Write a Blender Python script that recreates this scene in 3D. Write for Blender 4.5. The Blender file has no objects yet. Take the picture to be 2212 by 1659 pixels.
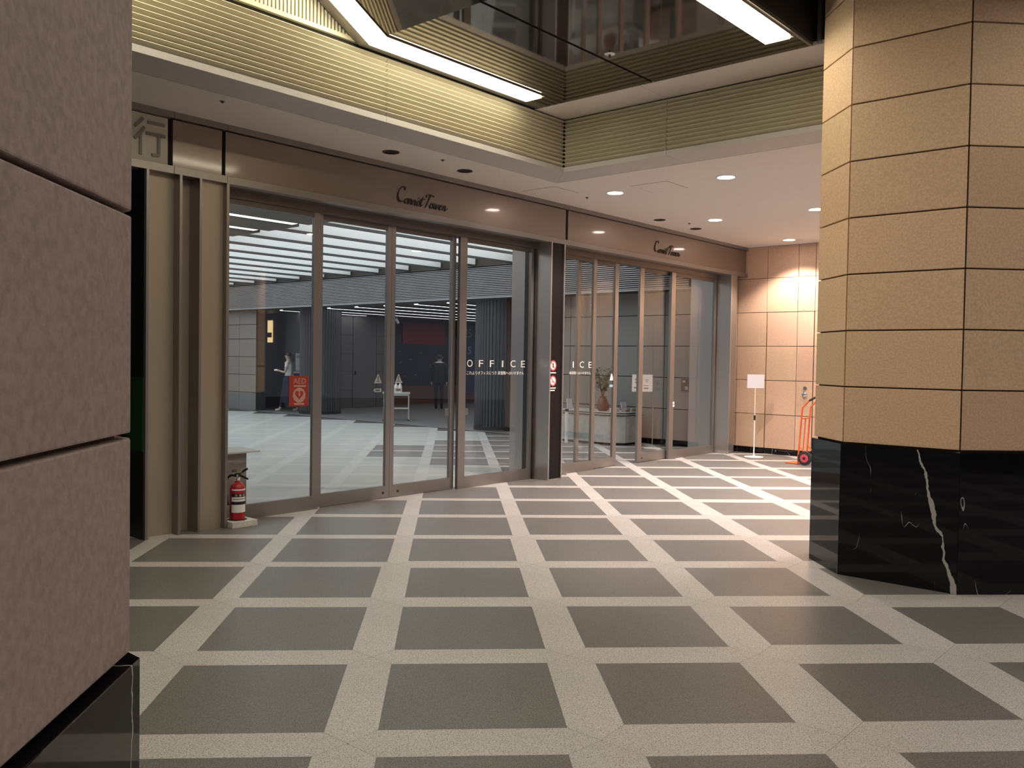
import bpy, bmesh, math, random
from mathutils import Vector, Matrix
random.seed(7)
C = bpy.context.scene.collection
scene = bpy.context.scene
# ------------------------------------------------------------------ camera, world, exposure
FPX = 1888.13
CAM = Vector((0.389, -3.4087, 1.5048))
PIT, ROL, YAW = 0.0265555, 0.0161728, 0.0678221
_f = Vector((math.sin(YAW)*math.cos(PIT), math.cos(YAW)*math.cos(PIT), -math.sin(PIT)))
_r = Vector((math.cos(YAW), -math.sin(YAW), 0)); _u = _r.cross(_f)
_r2 = math.cos(ROL)*_r + math.sin(ROL)*_u; _u2 = -math.sin(ROL)*_r + math.cos(ROL)*_u
cd = bpy.data.cameras.new('camera'); cam = bpy.data.objects.new('camera', cd); C.objects.link(cam)
cd.sensor_fit = 'HORIZONTAL'; cd.sensor_width = 36; cd.lens = FPX/2212*36; cd.clip_start = .05; cd.clip_end = 200
m4 = Matrix((_r2, _u2, -_f)).transposed().to_4x4(); m4.translation = CAM; cam.matrix_world = m4
scene.camera = cam
w = bpy.data.worlds.new('night'); scene.world = w; w.use_nodes = True
w.node_tree.nodes['Background'].inputs[0].default_value = (.80, .82, 1, 1)
w.node_tree.nodes['Background'].inputs[1].default_value = .12
vs = scene.view_settings
vs.view_transform = 'Standard'; vs.look = 'None'; vs.gamma = 1; vs.exposure = .95; vs.use_curve_mapping = False
LED_S, DL_W, CEIL_S, STRIP_S = 8.6, 160.0, 1.0, 2.0
LED_C, DL_C = (1, .905, .68), (1, .82, .71)

def in_view(x, y, z=0, mx=60):
    v = Vector((x, y, z)) - CAM; d = v.dot(_f)
    if d < .3: return None
    px = 1106 + FPX*v.dot(_r2)/d; py = 829.5 - FPX*v.dot(_u2)/d
    return d if (-mx < px < 2212+mx and -mx < py < 1659+mx) else None

# ------------------------------------------------------------------ materials
MATS = {}
def nodes(name):
    m = bpy.data.materials.new(name); m.use_nodes = True; MATS[name] = m
    return m, m.node_tree.nodes, m.node_tree.links, m.node_tree.nodes['Principled BSDF']
def mat(name, col, rough=.5, metal=0, scale=0, amt=0, bump=0, spec=.5, col2=None, rnd=0, detail=3):
    m, N, L, P = nodes(name)
    P.inputs['Base Color'].default_value = (*col, 1); P.inputs['Roughness'].default_value = rough
    P.inputs['Metallic'].default_value = metal; P.inputs['Specular IOR Level'].default_value = spec
    if not scale: return m
    tc = N.new('ShaderNodeTexCoord'); oi = N.new('ShaderNodeObjectInfo')
    off = N.new('ShaderNodeVectorMath'); off.operation = 'MULTIPLY_ADD'; off.inputs[1].default_value = (37, 53, 71)
    L.new(oi.outputs['Random'], off.inputs[0]); L.new(tc.outputs['Object'], off.inputs[2])
    no = N.new('ShaderNodeTexNoise'); no.inputs['Scale'].default_value = scale; no.inputs['Detail'].default_value = detail
    L.new(off.outputs[0], no.inputs['Vector'])
    cr = N.new('ShaderNodeValToRGB'); e = cr.color_ramp.elements
    c2 = col2 or tuple(min(1, c*(1+amt)) for c in col); c1 = tuple(c*(1-amt) for c in col)
    e[0].position = .36; e[0].color = (*c1, 1); e[1].position = .64; e[1].color = (*c2, 1)
    L.new(no.outputs['Fac'], cr.inputs[0]); out = cr.outputs[0]
    if rnd:
        hsv = N.new('ShaderNodeHueSaturation'); mr = N.new('ShaderNodeMapRange')
        mr.inputs['To Min'].default_value = 1-rnd; mr.inputs['To Max'].default_value = 1+rnd
        L.new(oi.outputs['Random'], mr.inputs['Value']); L.new(mr.outputs[0], hsv.inputs['Value'])
        wn = N.new('ShaderNodeTexWhiteNoise'); wn.noise_dimensions = '1D'; L.new(oi.outputs['Random'], wn.inputs['W'])
        mr2 = N.new('ShaderNodeMapRange'); mr2.inputs['To Min'].default_value = .5-.012; mr2.inputs['To Max'].default_value = .5+.006
        L.new(wn.outputs['Value'], mr2.inputs['Value']); L.new(mr2.outputs[0], hsv.inputs['Hue'])
        L.new(out, hsv.inputs['Color']); out = hsv.outputs[0]
    L.new(out, P.inputs['Base Color'])
    if bump:
        b = N.new('ShaderNodeBump'); b.inputs['Strength'].default_value = bump; b.inputs['Distance'].default_value = .004
        L.new(no.outputs['Fac'], b.inputs['Height']); L.new(b.outputs[0], P.inputs['Normal'])
    return m
def emit(name, col, s):
    m, N, L, P = nodes(name); P.inputs['Base Color'].default_value = (*col, 1)
    P.inputs['Emission Color'].default_value = (*col, 1); P.inputs['Emission Strength'].default_value = s
    return m
def speckle(name, base, dark, light, rough, scale=190):
    m, N, L, P = nodes(name)
    tc = N.new('ShaderNodeTexCoord')
    a = N.new('ShaderNodeTexNoise'); a.inputs['Scale'].default_value = scale; a.inputs['Detail'].default_value = 2
    L.new(tc.outputs['Object'], a.inputs['Vector'])
    cr = N.new('ShaderNodeValToRGB'); e = cr.color_ramp.elements
    e[0].position = .34; e[0].color = (*dark, 1); e[1].position = .66; e[1].color = (*light, 1)
    k = cr.color_ramp.elements.new(.46); k.color = (*base, 1)
    L.new(a.outputs['Fac'], cr.inputs[0])
    b = N.new('ShaderNodeTexNoise'); b.inputs['Scale'].default_value = 1.3; b.inputs['Detail'].default_value = 4
    L.new(tc.outputs['Object'], b.inputs['Vector'])
    mx = N.new('ShaderNodeMix'); mx.data_type = 'RGBA'; mx.blend_type = 'MULTIPLY'; mx.inputs['Factor'].default_value = .35
    cr2 = N.new('ShaderNodeValToRGB'); cr2.color_ramp.elements[0].color = (.72, .72, .72, 1); cr2.color_ramp.elements[0].position = .35; cr2.color_ramp.elements[1].position = .65
    L.new(b.outputs['Fac'], cr2.inputs[0]); L.new(cr.outputs[0], mx.inputs['A']); L.new(cr2.outputs[0], mx.inputs['B'])
    L.new(mx.outputs['Result'], P.inputs['Base Color'])
    P.inputs['Roughness'].default_value = rough
    return m
def marble(name, line=None):
    m, N, L, P = nodes(name)
    P.inputs['Roughness'].default_value = .04; P.inputs['Specular IOR Level'].default_value = .27
    tc = N.new('ShaderNodeTexCoord'); oi = N.new('ShaderNodeObjectInfo')
    off = N.new('ShaderNodeVectorMath'); off.operation = 'MULTIPLY_ADD'; off.inputs[1].default_value = (17, 31, 23)
    L.new(oi.outputs['Random'], off.inputs[0]); L.new(tc.outputs['Object'], off.inputs[2])
    mp = N.new('ShaderNodeMapping'); mp.inputs['Scale'].default_value = (1.5, 1.5, .6); mp.inputs['Rotation'].default_value = (.3, .35, .2)
    L.new(off.outputs[0], mp.inputs[0])
    n = N.new('ShaderNodeTexNoise'); n.inputs['Scale'].default_value = 1.9; n.inputs['Detail'].default_value = 3; n.inputs['Roughness'].default_value = .35
    L.new(mp.outputs[0], n.inputs['Vector'])
    s = N.new('ShaderNodeMath'); s.operation = 'SUBTRACT'; s.inputs[1].default_value = .5; L.new(n.outputs['Fac'], s.inputs[0])
    a = N.new('ShaderNodeMath'); a.operation = 'ABSOLUTE'; L.new(s.outputs[0], a.inputs[0])
    n2 = N.new('ShaderNodeTexNoise'); n2.inputs['Scale'].default_value = 3; L.new(off.outputs[0], n2.inputs['Vector'])
    mr = N.new('ShaderNodeMapRange'); mr.inputs['From Min'].default_value = .47; mr.inputs['From Max'].default_value = .74; mr.inputs['To Max'].default_value = .0042
    L.new(n2.outputs['Fac'], mr.inputs['Value'])
    lt = N.new('ShaderNodeMath'); lt.operation = 'LESS_THAN'; L.new(a.outputs[0], lt.inputs[0]); L.new(mr.outputs[0], lt.inputs[1])
    val = lt.outputs[0]
    if line:                      # one broad vein running down this slab, along its local x over height z
        x0, x1, h, wmax = line
        sp = N.new('ShaderNodeSeparateXYZ'); L.new(tc.outputs['Object'], sp.inputs[0])
        t = N.new('ShaderNodeMapRange'); t.inputs['From Min'].default_value = h; t.inputs['From Max'].default_value = 0
        t.inputs['To Min'].default_value = x0; t.inputs['To Max'].default_value = x1; L.new(sp.outputs['Z'], t.inputs['Value'])
        nn = N.new('ShaderNodeTexNoise'); nn.inputs['Scale'].default_value = 7; nn.inputs['Detail'].default_value = 4; L.new(tc.outputs['Object'], nn.inputs['Vector'])
        k = N.new('ShaderNodeMath'); k.operation = 'MULTIPLY_ADD'; k.inputs[1].default_value = .10; L.new(nn.outputs['Fac'], k.inputs[0]); L.new(t.outputs[0], k.inputs[2])
        d = N.new('ShaderNodeMath'); d.operation = 'SUBTRACT'; L.new(sp.outputs['X'], d.inputs[0]); L.new(k.outputs[0], d.inputs[1])
        ab = N.new('ShaderNodeMath'); ab.operation = 'ABSOLUTE'; L.new(d.outputs[0], ab.inputs[0])
        n3 = N.new('ShaderNodeTexNoise'); n3.inputs['Scale'].default_value = 4.5; L.new(tc.outputs['Object'], n3.inputs['Vector'])
        w_ = N.new('ShaderNodeMapRange'); w_.inputs['From Min'].default_value = .35; w_.inputs['From Max'].default_value = .65; w_.inputs['To Min'].default_value = wmax*.2; w_.inputs['To Max'].default_value = wmax
        L.new(n3.outputs['Fac'], w_.inputs['Value'])
        l2 = N.new('ShaderNodeMath'); l2.operation = 'LESS_THAN'; L.new(ab.outputs[0], l2.inputs[0]); L.new(w_.outputs[0], l2.inputs[1])
        mxm = N.new('ShaderNodeMath'); mxm.operation = 'MAXIMUM'; L.new(val, mxm.inputs[0]); L.new(l2.outputs[0], mxm.inputs[1]); val = mxm.outputs[0]
    mx = N.new('ShaderNodeMix'); mx.data_type = 'RGBA'; mx.inputs['A'].default_value = (.006, .0055, .007, 1); mx.inputs['B'].default_value = (.42, .40, .38, 1)
    L.new(val, mx.inputs['Factor']); L.new(mx.outputs['Result'], P.inputs['Base Color'])
    return m
def glass(name, tint=(.90, .95, .93)):
    m, N, L, P = nodes(name); N.remove(P)
    o = N['Material Output']; t = N.new('ShaderNodeBsdfTransparent'); t.inputs[0].default_value = (*tint, 1)
    g = N.new('ShaderNodeBsdfGlossy'); g.inputs['Roughness'].default_value = 0
    lw_ = N.new('ShaderNodeLayerWeight'); lw_.inputs['Blend'].default_value = .5
    pw_ = N.new('ShaderNodeMath'); pw_.operation = 'POWER'; pw_.inputs[1].default_value = 5; L.new(lw_.outputs['Facing'], pw_.inputs[0])
    fr = N.new('ShaderNodeMath'); fr.operation = 'MULTIPLY_ADD'; fr.inputs[1].default_value = .95; fr.inputs[2].default_value = .045; L.new(pw_.outputs[0], fr.inputs[0])
    mx = N.new('ShaderNodeMixShader'); L.new(fr.outputs[0], mx.inputs[0]); L.new(t.outputs[0], mx.inputs[1]); L.new(g.outputs[0], mx.inputs[2])
    L.new(mx.outputs[0], o.inputs[0]); return m

speckle('granite_dark', (.150, .145, .144), (.072, .07, .069), (.235, .228, .225), .38)
speckle('granite_light', (.52, .508, .505), (.19, .185, .184), (.68, .665, .66), .36)
mat('grout', (.08, .075, .07), .9)
mat('stone_tan', (.76, .535, .335), .62, 0, 70, .10, .25, rnd=.10, detail=5)
mat('stone_pink', (.345, .272, .24), .66, 0, 55, .13, .5, rnd=.04, detail=6)
mat('stone_core', (.10, .065, .04), .9)
mat('wall_stone', (.60, .43, .30), .6, 0, 60, .07, .2, rnd=.05, detail=5)
mat('wall_core', (.11, .07, .045), .9)
marble('marble'); marble('marble_vein', (.075, .335, .95, .019)); marble('marble_vein_fine', (.165, .10, .95, .0042))
mat('bronze', (.30, .278, .262), .33, .75, 220, .05); mat('bronze_shaded', (.15, .128, .115), .4, .6, 160, .05)  # second bronze has the door header's shadow put into its colour
mat('post_panel', (.46, .39, .31), .45, .5, 160, .06); mat('bronze_panel', (.27, .22, .19), .36, .7, 160, .06); MATS['bronze_panel'].node_tree.nodes['Principled BSDF'].inputs['Coat Weight'].default_value = .6; MATS['bronze_panel'].node_tree.nodes['Principled BSDF'].inputs['Coat Roughness'].default_value = .07
mat('steel', (.50, .48, .46), .3, .8, 160, .05)
mat('dark_metal', (.03, .026, .025), .4)
mat('black_panel', (.010, .008, .009), .45, 0, spec=.2)
mat('void', (.012, .011, .011), .9)
mat('louver', (.50, .46, .335), .5, 0, 90, .03)
mat('louver_back', (.05, .043, .033), .8)
mat('soffit', (.70, .655, .62), .75, 0, 40, .025)
mat('trim_grey', (.50, .472, .45), .6, 0, 40, .025); mat('ceiling_gloss', (.17, .145, .12), .045, .82, 6, .06)
mat('white', (.86, .86, .85), .5); mat('offwhite', (.62, .60, .55), .5)
mat('chrome', (.75, .74, .72), .16, 1)
mat('black', (.012, .012, .013), .45); mat('rubber', (.02, .02, .02), .7)
mat('red', (.42, .012, .02), .28); mat('poster_red', (.45, .045, .025), .5); mat('poster_pale', (.62, .38, .33), .55)
mat('sign_red', (.55, .06, .10), .5)
mat('orange', (.72, .13, .03), .4)
mat('sticker', (.42, .44, .45), .6); mat('sticker_mark', (.10, .12, .13), .6)
mat('letter_dark', (.035, .025, .02), .4); mat('letter_white', (.80, .82, .80), .5)
mat('wood', (.36, .25, .13), .5); mat('pot', (.14, .06, .035), .45); mat('leaf', (.09, .13, .035), .55)
mat('skin', (.55, .36, .28), .5); mat('hair', (.018, .013, .012), .45); mat('shirt', (.72, .70, .66), .7)
mat('navy', (.018, .020, .045), .8); mat('suit', (.014, .015, .024), .75); mat('shoe', (.02, .018, .018), .4); mat('shoe_white', (.6, .5, .48), .5)
mat('inner_tile', (.23, .225, .22), .5, 0, 60, .05, 0, rnd=.05); mat('inner_dark_tile', (.13, .125, .12), .4, 0, 60, .06, 0, rnd=.04)
mat('inner_core', (.05, .05, .05), .8)
mat('column_metal', (.10, .10, .105), .4, .4); mat('lobby_ceiling', (.05, .045, .045), .5)
mat('lobby_floor', (.20, .20, .20), .35, 0, 50, .05)
mat('hall_tile_lit', (.50, .52, .50), .3, 0, 120, .08); mat('hall_strip_lit', (.60, .615, .59), .3, 0, 120, .08)  # same granite as outside, paled to carry the hall's bright light and reflections
mat('baffle_white', (.78, .79, .79), .7); mat('louver_grey', (.36, .36, .37), .5); mat('beam_dark', (.045, .05, .053), .5)
mat('green_dark', (.01, .05, .012), .5); mat('sign_box', (.60, .56, .46), .4); mat('sign_letter', (.24, .22, .2), .4)
mat('screen_black', (.008, .008, .012), .12); mat('screen_red', (.30, .010, .02), .5); mat('blue_panel', (.03, .035, .08), .3)
mat('desk', (.50, .52, .51), .45, 0, 14, .06); mat('desk_black', (.02, .02, .02), .4)
mat('white_board', (.60, .61, .66), .6); mat('sticker_faint', (.12, .12, .115), .6); mat('paper', (.88, .87, .90), .7); mat('paper_mark', (.28, .22, .24), .7); mat('tan_box', (.42, .33, .25), .7); mat('bluegrey', (.35, .5, .62), .6)
emit('led', LED_C, LED_S); emit('led_near', (1, .92, .80), LED_S*.56); emit('downlight_glow', DL_C, 22); emit('inner_strip', (1, .97, 1), STRIP_S); emit('inner_ceiling', (.90, .94, .97), CEIL_S)
emit('warm_sign', (1, .72, .35), .45)
glass('glass', (.955, .968, .96))

# ------------------------------------------------------------------ mesh helpers
S2 = math.sqrt(.5)
def F(u, n, z=0): return Vector(((u+n)*S2, (u-n)*S2, z))        # facade frame: u along the doors, n out of them
class MB:
    def __init__(s): s.v = []; s.f = []
    def add(s, vs, fs):
        o = len(s.v); s.v += [Vector(v) for v in vs]; s.f += [tuple(i+o for i in f) for f in fs]; return s
    def hexa(s, p): return s.add(p, [(0,1,2,3),(4,7,6,5),(0,4,5,1),(1,5,6,2),(2,6,7,3),(3,7,4,0)])
    def box(s, x0, x1, y0, y1, z0, z1, fr=None):
        g = fr or (lambda a, b, c: Vector((a, b, c)))
        return s.hexa([g(*q) for q in ((x0,y0,z0),(x1,y0,z0),(x1,y1,z0),(x0,y1,z0),(x0,y0,z1),(x1,y0,z1),(x1,y1,z1),(x0,y1,z1))])
    def fb(s, u0, u1, n0, n1, z0, z1): return s.box(u0, u1, n0, n1, z0, z1, F)
    def prism(s, a, b):            # two matching loops
        k = len(a); return s.add(list(a)+list(b), [tuple(range(k)), tuple(range(2*k-1, k-1, -1))]+[(i, (i+1) % k, k+(i+1) % k, k+i) for i in range(k)])
    def tube(s, pts, r, seg=10, cap=True):
        pts = [Vector(p) for p in pts]; rs = r if isinstance(r, (list, tuple)) else [r]*len(pts); o = len(s.v); prev = None
        for i, p in enumerate(pts):
            t = (pts[min(i+1, len(pts)-1)]-pts[max(i-1, 0)]).normalized()
            a = prev if prev else (Vector((0,0,1)) if abs(t.z) < .9 else Vector((1,0,0)))
            x = (a - t*a.dot(t)).normalized(); y = t.cross(x); prev = x
            for k in range(seg):
                q = 2*math.pi*k/seg; s.v.append(p + rs[i]*(x*math.cos(q)+y*math.sin(q)))
        for i in range(len(pts)-1):
            for k in range(seg): s.f.append((o+i*seg+k, o+i*seg+(k+1) % seg, o+(i+1)*seg+(k+1) % seg, o+(i+1)*seg+k))
        if cap: s.f.append(tuple(range(o, o+seg))); s.f.append(tuple(range(o+(len(pts)-1)*seg, o+len(pts)*seg)))
        return s
    def lathe(s, prof, seg=24, c=(0,0,0)):
        o = len(s.v); c = Vector(c)
        for r, z in prof:
            for k in range(seg):
                q = 2*math.pi*k/seg; s.v.append(c + Vector((r*math.cos(q), r*math.sin(q), z)))
        for i in range(len(prof)-1):
            for k in range(seg): s.f.append((o+i*seg+k, o+i*seg+(k+1) % seg, o+(i+1)*seg+(k+1) % seg, o+(i+1)*seg+k))
        s.f.append(tuple(range(o, o+seg))); s.f.append(tuple(range(o+(len(prof)-1)*seg, o+len(prof)*seg))); return s
    def build(s, name, m, parent=None, smooth=False, bevel=0, origin=None):
        L = Vector((0,0,0))
        if parent is not None:
            q = parent
            while q is not None: L += q.location; q = q.parent
        if origin is None:
            lo = Vector([min(v[i] for v in s.v) for i in range(3)]); hi = Vector([max(v[i] for v in s.v) for i in range(3)])
            origin = Vector(((lo.x+hi.x)/2, (lo.y+hi.y)/2, lo.z))
        origin = Vector(origin)
        me = bpy.data.meshes.new(name); me.from_pydata([v-origin for v in s.v], [], s.f)
        bm = bmesh.new(); bm.from_mesh(me); bmesh.ops.recalc_face_normals(bm, faces=bm.faces)
        if bevel: bmesh.ops.bevel(bm, geom=bm.edges[:], offset=bevel, segments=2, profile=.6, affect='EDGES', clamp_overlap=True)
        if smooth:
            for f in bm.faces: f.smooth = True
        bm.to_mesh(me); bm.free()
        if smooth:
            try: me.set_sharp_from_angle(angle=math.radians(38))
            except Exception: pass
        if m: me.materials.append(MATS[m])
        o = bpy.data.objects.new(name, me); C.objects.link(o); o.location = origin - L
        if parent is not None: o.parent = parent
        return o
def tag(o, label=None, cat=None, group=None, kind=None):
    if label: o['label'] = label
    if cat: o['category'] = cat
    if group: o['group'] = group
    if kind: o['kind'] = kind
    return o
def thing(name, label, cat, loc, group=None, kind=None):
    o = bpy.data.objects.new(name, None); C.objects.link(o); o.location = loc; o.empty_display_size = .1
    return tag(o, label, cat, group, kind)
def copy_tree(o, parent=None):
    c = o.copy(); C.objects.link(c)
    if parent is not None: c.parent = parent; c.matrix_parent_inverse = o.matrix_parent_inverse.copy()
    for ch in list(o.children): copy_tree(ch, c)
    return c
def text_geo(body, w, h, depth=.002):
    """letters as geometry: verts fitted to w x h (x right, y up), extruded"""
    cu = bpy.data.curves.new('t', 'FONT'); cu.body = body; cu.extrude = .02; cu.resolution_u = 3
    o = bpy.data.objects.new('t', cu); C.objects.link(o); dg = bpy.context.evaluated_depsgraph_get(); dg.update()
    me = bpy.data.meshes.new_from_object(o.evaluated_get(dg))
    vs_ = [v.co.copy() for v in me.vertices]; fs = [tuple(p.vertices) for p in me.polygons]
    bpy.data.objects.remove(o); bpy.data.curves.remove(cu); bpy.data.meshes.remove(me)
    if not vs_: return [], []
    x0 = min(v.x for v in vs_); x1 = max(v.x for v in vs_); y0 = min(v.y for v in vs_); y1 = max(v.y for v in vs_)
    return [Vector(((v.x-x0)/(x1-x0)*w, (v.y-y0)/(y1-y0)*h, v.z/.04*depth)) for v in vs_], fs
def ftext(mb, body, u0, z0, w, h, n, depth=.002):                 # on the facade, facing +n
    v, f = text_geo(body, w, h, depth); return mb.add([F(u0+p.x, n+p.z+depth/2, z0+p.y) for p in v], f)
def fdisc(mb, u, n, z, r, d, seg=24, r0=0):
    if not r0:
        a = [F(u+r*math.cos(2*math.pi*k/seg), n, z+r*math.sin(2*math.pi*k/seg)) for k in range(seg)]
        b = [F(u+r*math.cos(2*math.pi*k/seg), n+d, z+r*math.sin(2*math.pi*k/seg)) for k in range(seg)]
        return mb.prism(a, b)
    for k in range(seg):
        q0, q1 = 2*math.pi*k/seg, 2*math.pi*(k+1)/seg
        l = [(r0, q0), (r, q0), (r, q1), (r0, q1)]
        mb.hexa([F(u+R*math.cos(q), n, z+R*math.sin(q)) for R, q in l]+[F(u+R*math.cos(q), n+d, z+R*math.sin(q)) for R, q in l])
    return mb
def fpoly(mb, pts, n, d): return mb.prism([F(a, n, b) for a, b in pts], [F(a, n+d, b) for a, b in pts])

# ------------------------------------------------------------------ floor: dark squares, mitred light strips
def hw(v): return .077 if v > 3 else .107 if v > 0 else .121 if v > -1 else .147
def corners(c, r):
    return c+hw(r+.5-c), c+1-hw(r-.5-c), r+hw(r-c-.5), r+1-hw(r+.5-c)
floor = MB().box(-12, 24, -12, 26, -.30, -.006).build('floor', 'grout', origin=(0,0,-.3)); tag(floor, 'granite floor of dark squares framed by pale strips', 'floor', kind='structure')
def un(x, y): return (x+y)*S2, (x-y)*S2
dark_rest, light_rest, dark_in, light_in, dark_v, light_v = MB(), MB(), MB(), MB(), MB(), MB()
for c in range(-9, 19):
    for r in range(-6, 24):
        x0, x1, y0, y1 = corners(c, r); u, n = un((x0+x1)/2, (y0+y1)/2)
        if n > 9 or n < -22: continue
        P4 = [(x0,y0), (x1,y0), (x1,y1), (x0,y1)]
        lo = [(x, y, -.02) for x, y in P4]; hi = [(x, y, 0) for x, y in P4]
        if n > -4.9 and u < 11.9:
            if in_view((x0+x1)/2, (y0+y1)/2, 0, 330): MB().prism(lo, hi).build('floor_tile', 'granite_dark', floor)
            else: dark_rest.prism(lo, hi)
        elif n <= -4.9 and u < 11.9 and (u < 11.3 or n > -8.6): (dark_v if u > 7 and n > -8.6 else dark_in).prism(lo, hi)
        for d in (0, 1):
            if d == 0:     # strip along x between nodes (c,r) and (c+1,r)
                ax0, ax1, ay0, _ = corners(c, r); bx0, bx1, _, by1 = corners(c, r-1)
                pl = [(c, r), (bx0, by1), (bx1, by1), (c+1, r), (ax1, ay0), (ax0, ay0)]
            else:
                ax0, _, ay0, ay1 = corners(c, r); _, bx1, by0, by1 = corners(c-1, r)
                pl = [(c, r), (ax0, ay0), (ax0, ay1), (c, r+1), (bx1, by1), (bx1, by0)]
            mx_, my_ = sum(p[0] for p in pl)/6, sum(p[1] for p in pl)/6
            pl = [(mx_+(x-mx_)*.9978, my_+(y-my_)*.9978) for x, y in pl]
            u, n = un(mx_, my_); lo = [(x, y, -.02) for x, y in pl]; hi = [(x, y, 0) for x, y in pl]
            if n > -4.9 and u < 11.9:
                if in_view(mx_, my_, 0, 60): MB().prism(lo, hi).build('floor_strip', 'granite_light', floor)
                else: light_rest.prism(lo, hi)
            elif n <= -4.9 and u < 11.9 and (u < 11.3 or n > -8.6): (light_v if u > 7 and n > -8.6 else light_in).prism(lo, hi)
for mb, nm, m in ((dark_rest, 'outer_tiles', 'granite_dark'), (light_rest, 'outer_strips', 'granite_light'), (dark_in, 'hall_tiles', 'hall_tile_lit'), (light_in, 'hall_strips', 'hall_strip_lit'), (dark_v, 'vestibule_tiles', 'granite_dark'), (light_v, 'vestibule_strips', 'granite_light')):
    tag(mb.build(nm, m, floor), kind='stuff')
MB().fb(11.3, 24, -21, -8.6, -.02, .002).build('lobby_floor', 'lobby_floor', floor)
MB().fb(11.28, 11.315, -21, -8.6, -.02, .004).build('threshold_joint', 'dark_metal', floor)

# ------------------------------------------------------------------ octagonal stone columns
def octagon(a, h):      # a apothem, h half length of the axis faces
    return [(a,-h),(a,h),(h,a),(-h,a),(-a,h),(-a,-h),(-h,-a),(h,-a)]
def facet_mesh(name, L, thick, z0, z1, bev, mit):
    t = thick*math.tan(math.radians(22.5))*mit
    mb = MB(); a = [(-L/2,0),(L/2,0),(L/2-t,thick),(-L/2+t,thick)]
    mb.prism([(x,y,z0) for x,y in a], [(x,y,z1) for x,y in a])
    o = mb.build(name, None, bevel=bev, origin=(0,0,z0)); me = o.data; bpy.data.objects.remove(o); return me
def column(label, cx, cy, stone, top, vein_facet=None, vein='marble_vein'):
    col = thing('stone_column', label, 'column', (cx, cy, 0))
    core = octagon(.772, .242); MB().prism([(cx+x, cy+y, 0) for x, y in core], [(cx+x, cy+y, top) for x, y in core]).build('core', 'stone_core', col)
    oc = octagon(.80, .25); po = octagon(.815, .2555); meshes = {}; gap = .010
    for i in range(8):
        a, b = Vector((*oc[i], 0)), Vector((*oc[(i+1) % 8], 0)); L = (b-a).length
        mid = (a+b)/2; ang = math.atan2((b-a).y, (b-a).x)
        k = 0; z = .95
        while z < top-.05:
            z1 = min(z+.4025, top); key = (round(L, 3), round(z1-z, 3))
            if key not in meshes:
                meshes[key] = facet_mesh('stone_panel', L-gap, .03, 0, z1-z-gap, .004, 1); meshes[key].materials.append(MATS[stone])
            o = bpy.data.objects.new('stone_panel', meshes[key]); C.objects.link(o); o.parent = col
            o.location = (mid.x, mid.y, z+gap); o.rotation_euler = (0, 0, ang); z = z1; k += 1
        a, b = Vector((*po[i], 0)), Vector((*po[(i+1) % 8], 0)); L = (b-a).length; mid = (a+b)/2
        key = ('p', round(L, 3), i == vein_facet)
        if key not in meshes:
            meshes[key] = facet_mesh('plinth_slab', L-.0015, .045, 0, .945, .0015, 1); meshes[key].materials.append(MATS[vein if i == vein_facet else 'marble'])
        o = bpy.data.objects.new('plinth_slab', meshes[key]); C.objects.link(o); o.parent = col
        o.location = (mid.x, mid.y, 0); o.rotation_euler = (0, 0, ang)
    return col
column('tan stone octagonal column with a white-veined black marble base', 4.0, 2.955, 'stone_tan', 5.77, 5)
column('pinkish stone octagonal column with wide joints, near the fire extinguisher', -.995, -2.02, 'stone_pink', 5.77, 0, 'marble_vein_fine')

# ------------------------------------------------------------------ ceilings outside
ZS, ZC = 3.506, 4.06
sof = MB()
sof.fb(-12, 11.85, -4.72, -3.452, ZS, ZS+.04); sof.fb(5.612, 11.85, -3.452, 9, ZS, ZS+.04); sof.fb(-12, -2.8, -3.452, -.25, ZS, ZS+.04); sof.fb(-12, 5.612, 4.9, 9, ZS, ZS+.04)
sof.fb(-12, 12, -4.72, -3.1, ZS+.05, ZS+.09); sof.fb(5.25, 12, -3.1, 9, ZS+.05, ZS+.09)
ceil = sof.build('ceiling', 'soffit'); tag(ceil, 'pale plaster soffit over the entrance', 'ceiling', kind='structure')
for a, b in ((-2.8, .318), (.322, 2.758), (2.762, 5.2)):                 # edge trim pieces under the louvers
    q = b if b < 5 else None
    if q: MB().fb(a, b, -3.444, -3.045, ZS, ZS+.05).build('soffit_trim', 'trim_grey', ceil)
    else: MB().prism([F(*p, ZS) for p in ((a,-3.444),(5.604,-3.444),(5.204,-3.045),(a,-3.045))], [F(*p, ZS+.05) for p in ((a,-3.444),(5.604,-3.444),(5.204,-3.045),(a,-3.045))]).build('soffit_trim', 'trim_grey', ceil)
MB().prism([F(*p, ZS) for p in ((5.206,-3.045),(5.604,-3.441),(5.604,-1.802),(5.206,-1.802))], [F(*p, ZS+.05) for p in ((5.206,-3.045),(5.604,-3.441),(5.604,-1.802),(5.206,-1.802))]).build('soffit_trim', 'trim_grey', ceil)
MB().fb(5.206, 5.604, -1.798, 1.2, ZS, ZS+.05).build('soffit_trim', 'trim_grey', ceil)
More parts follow.
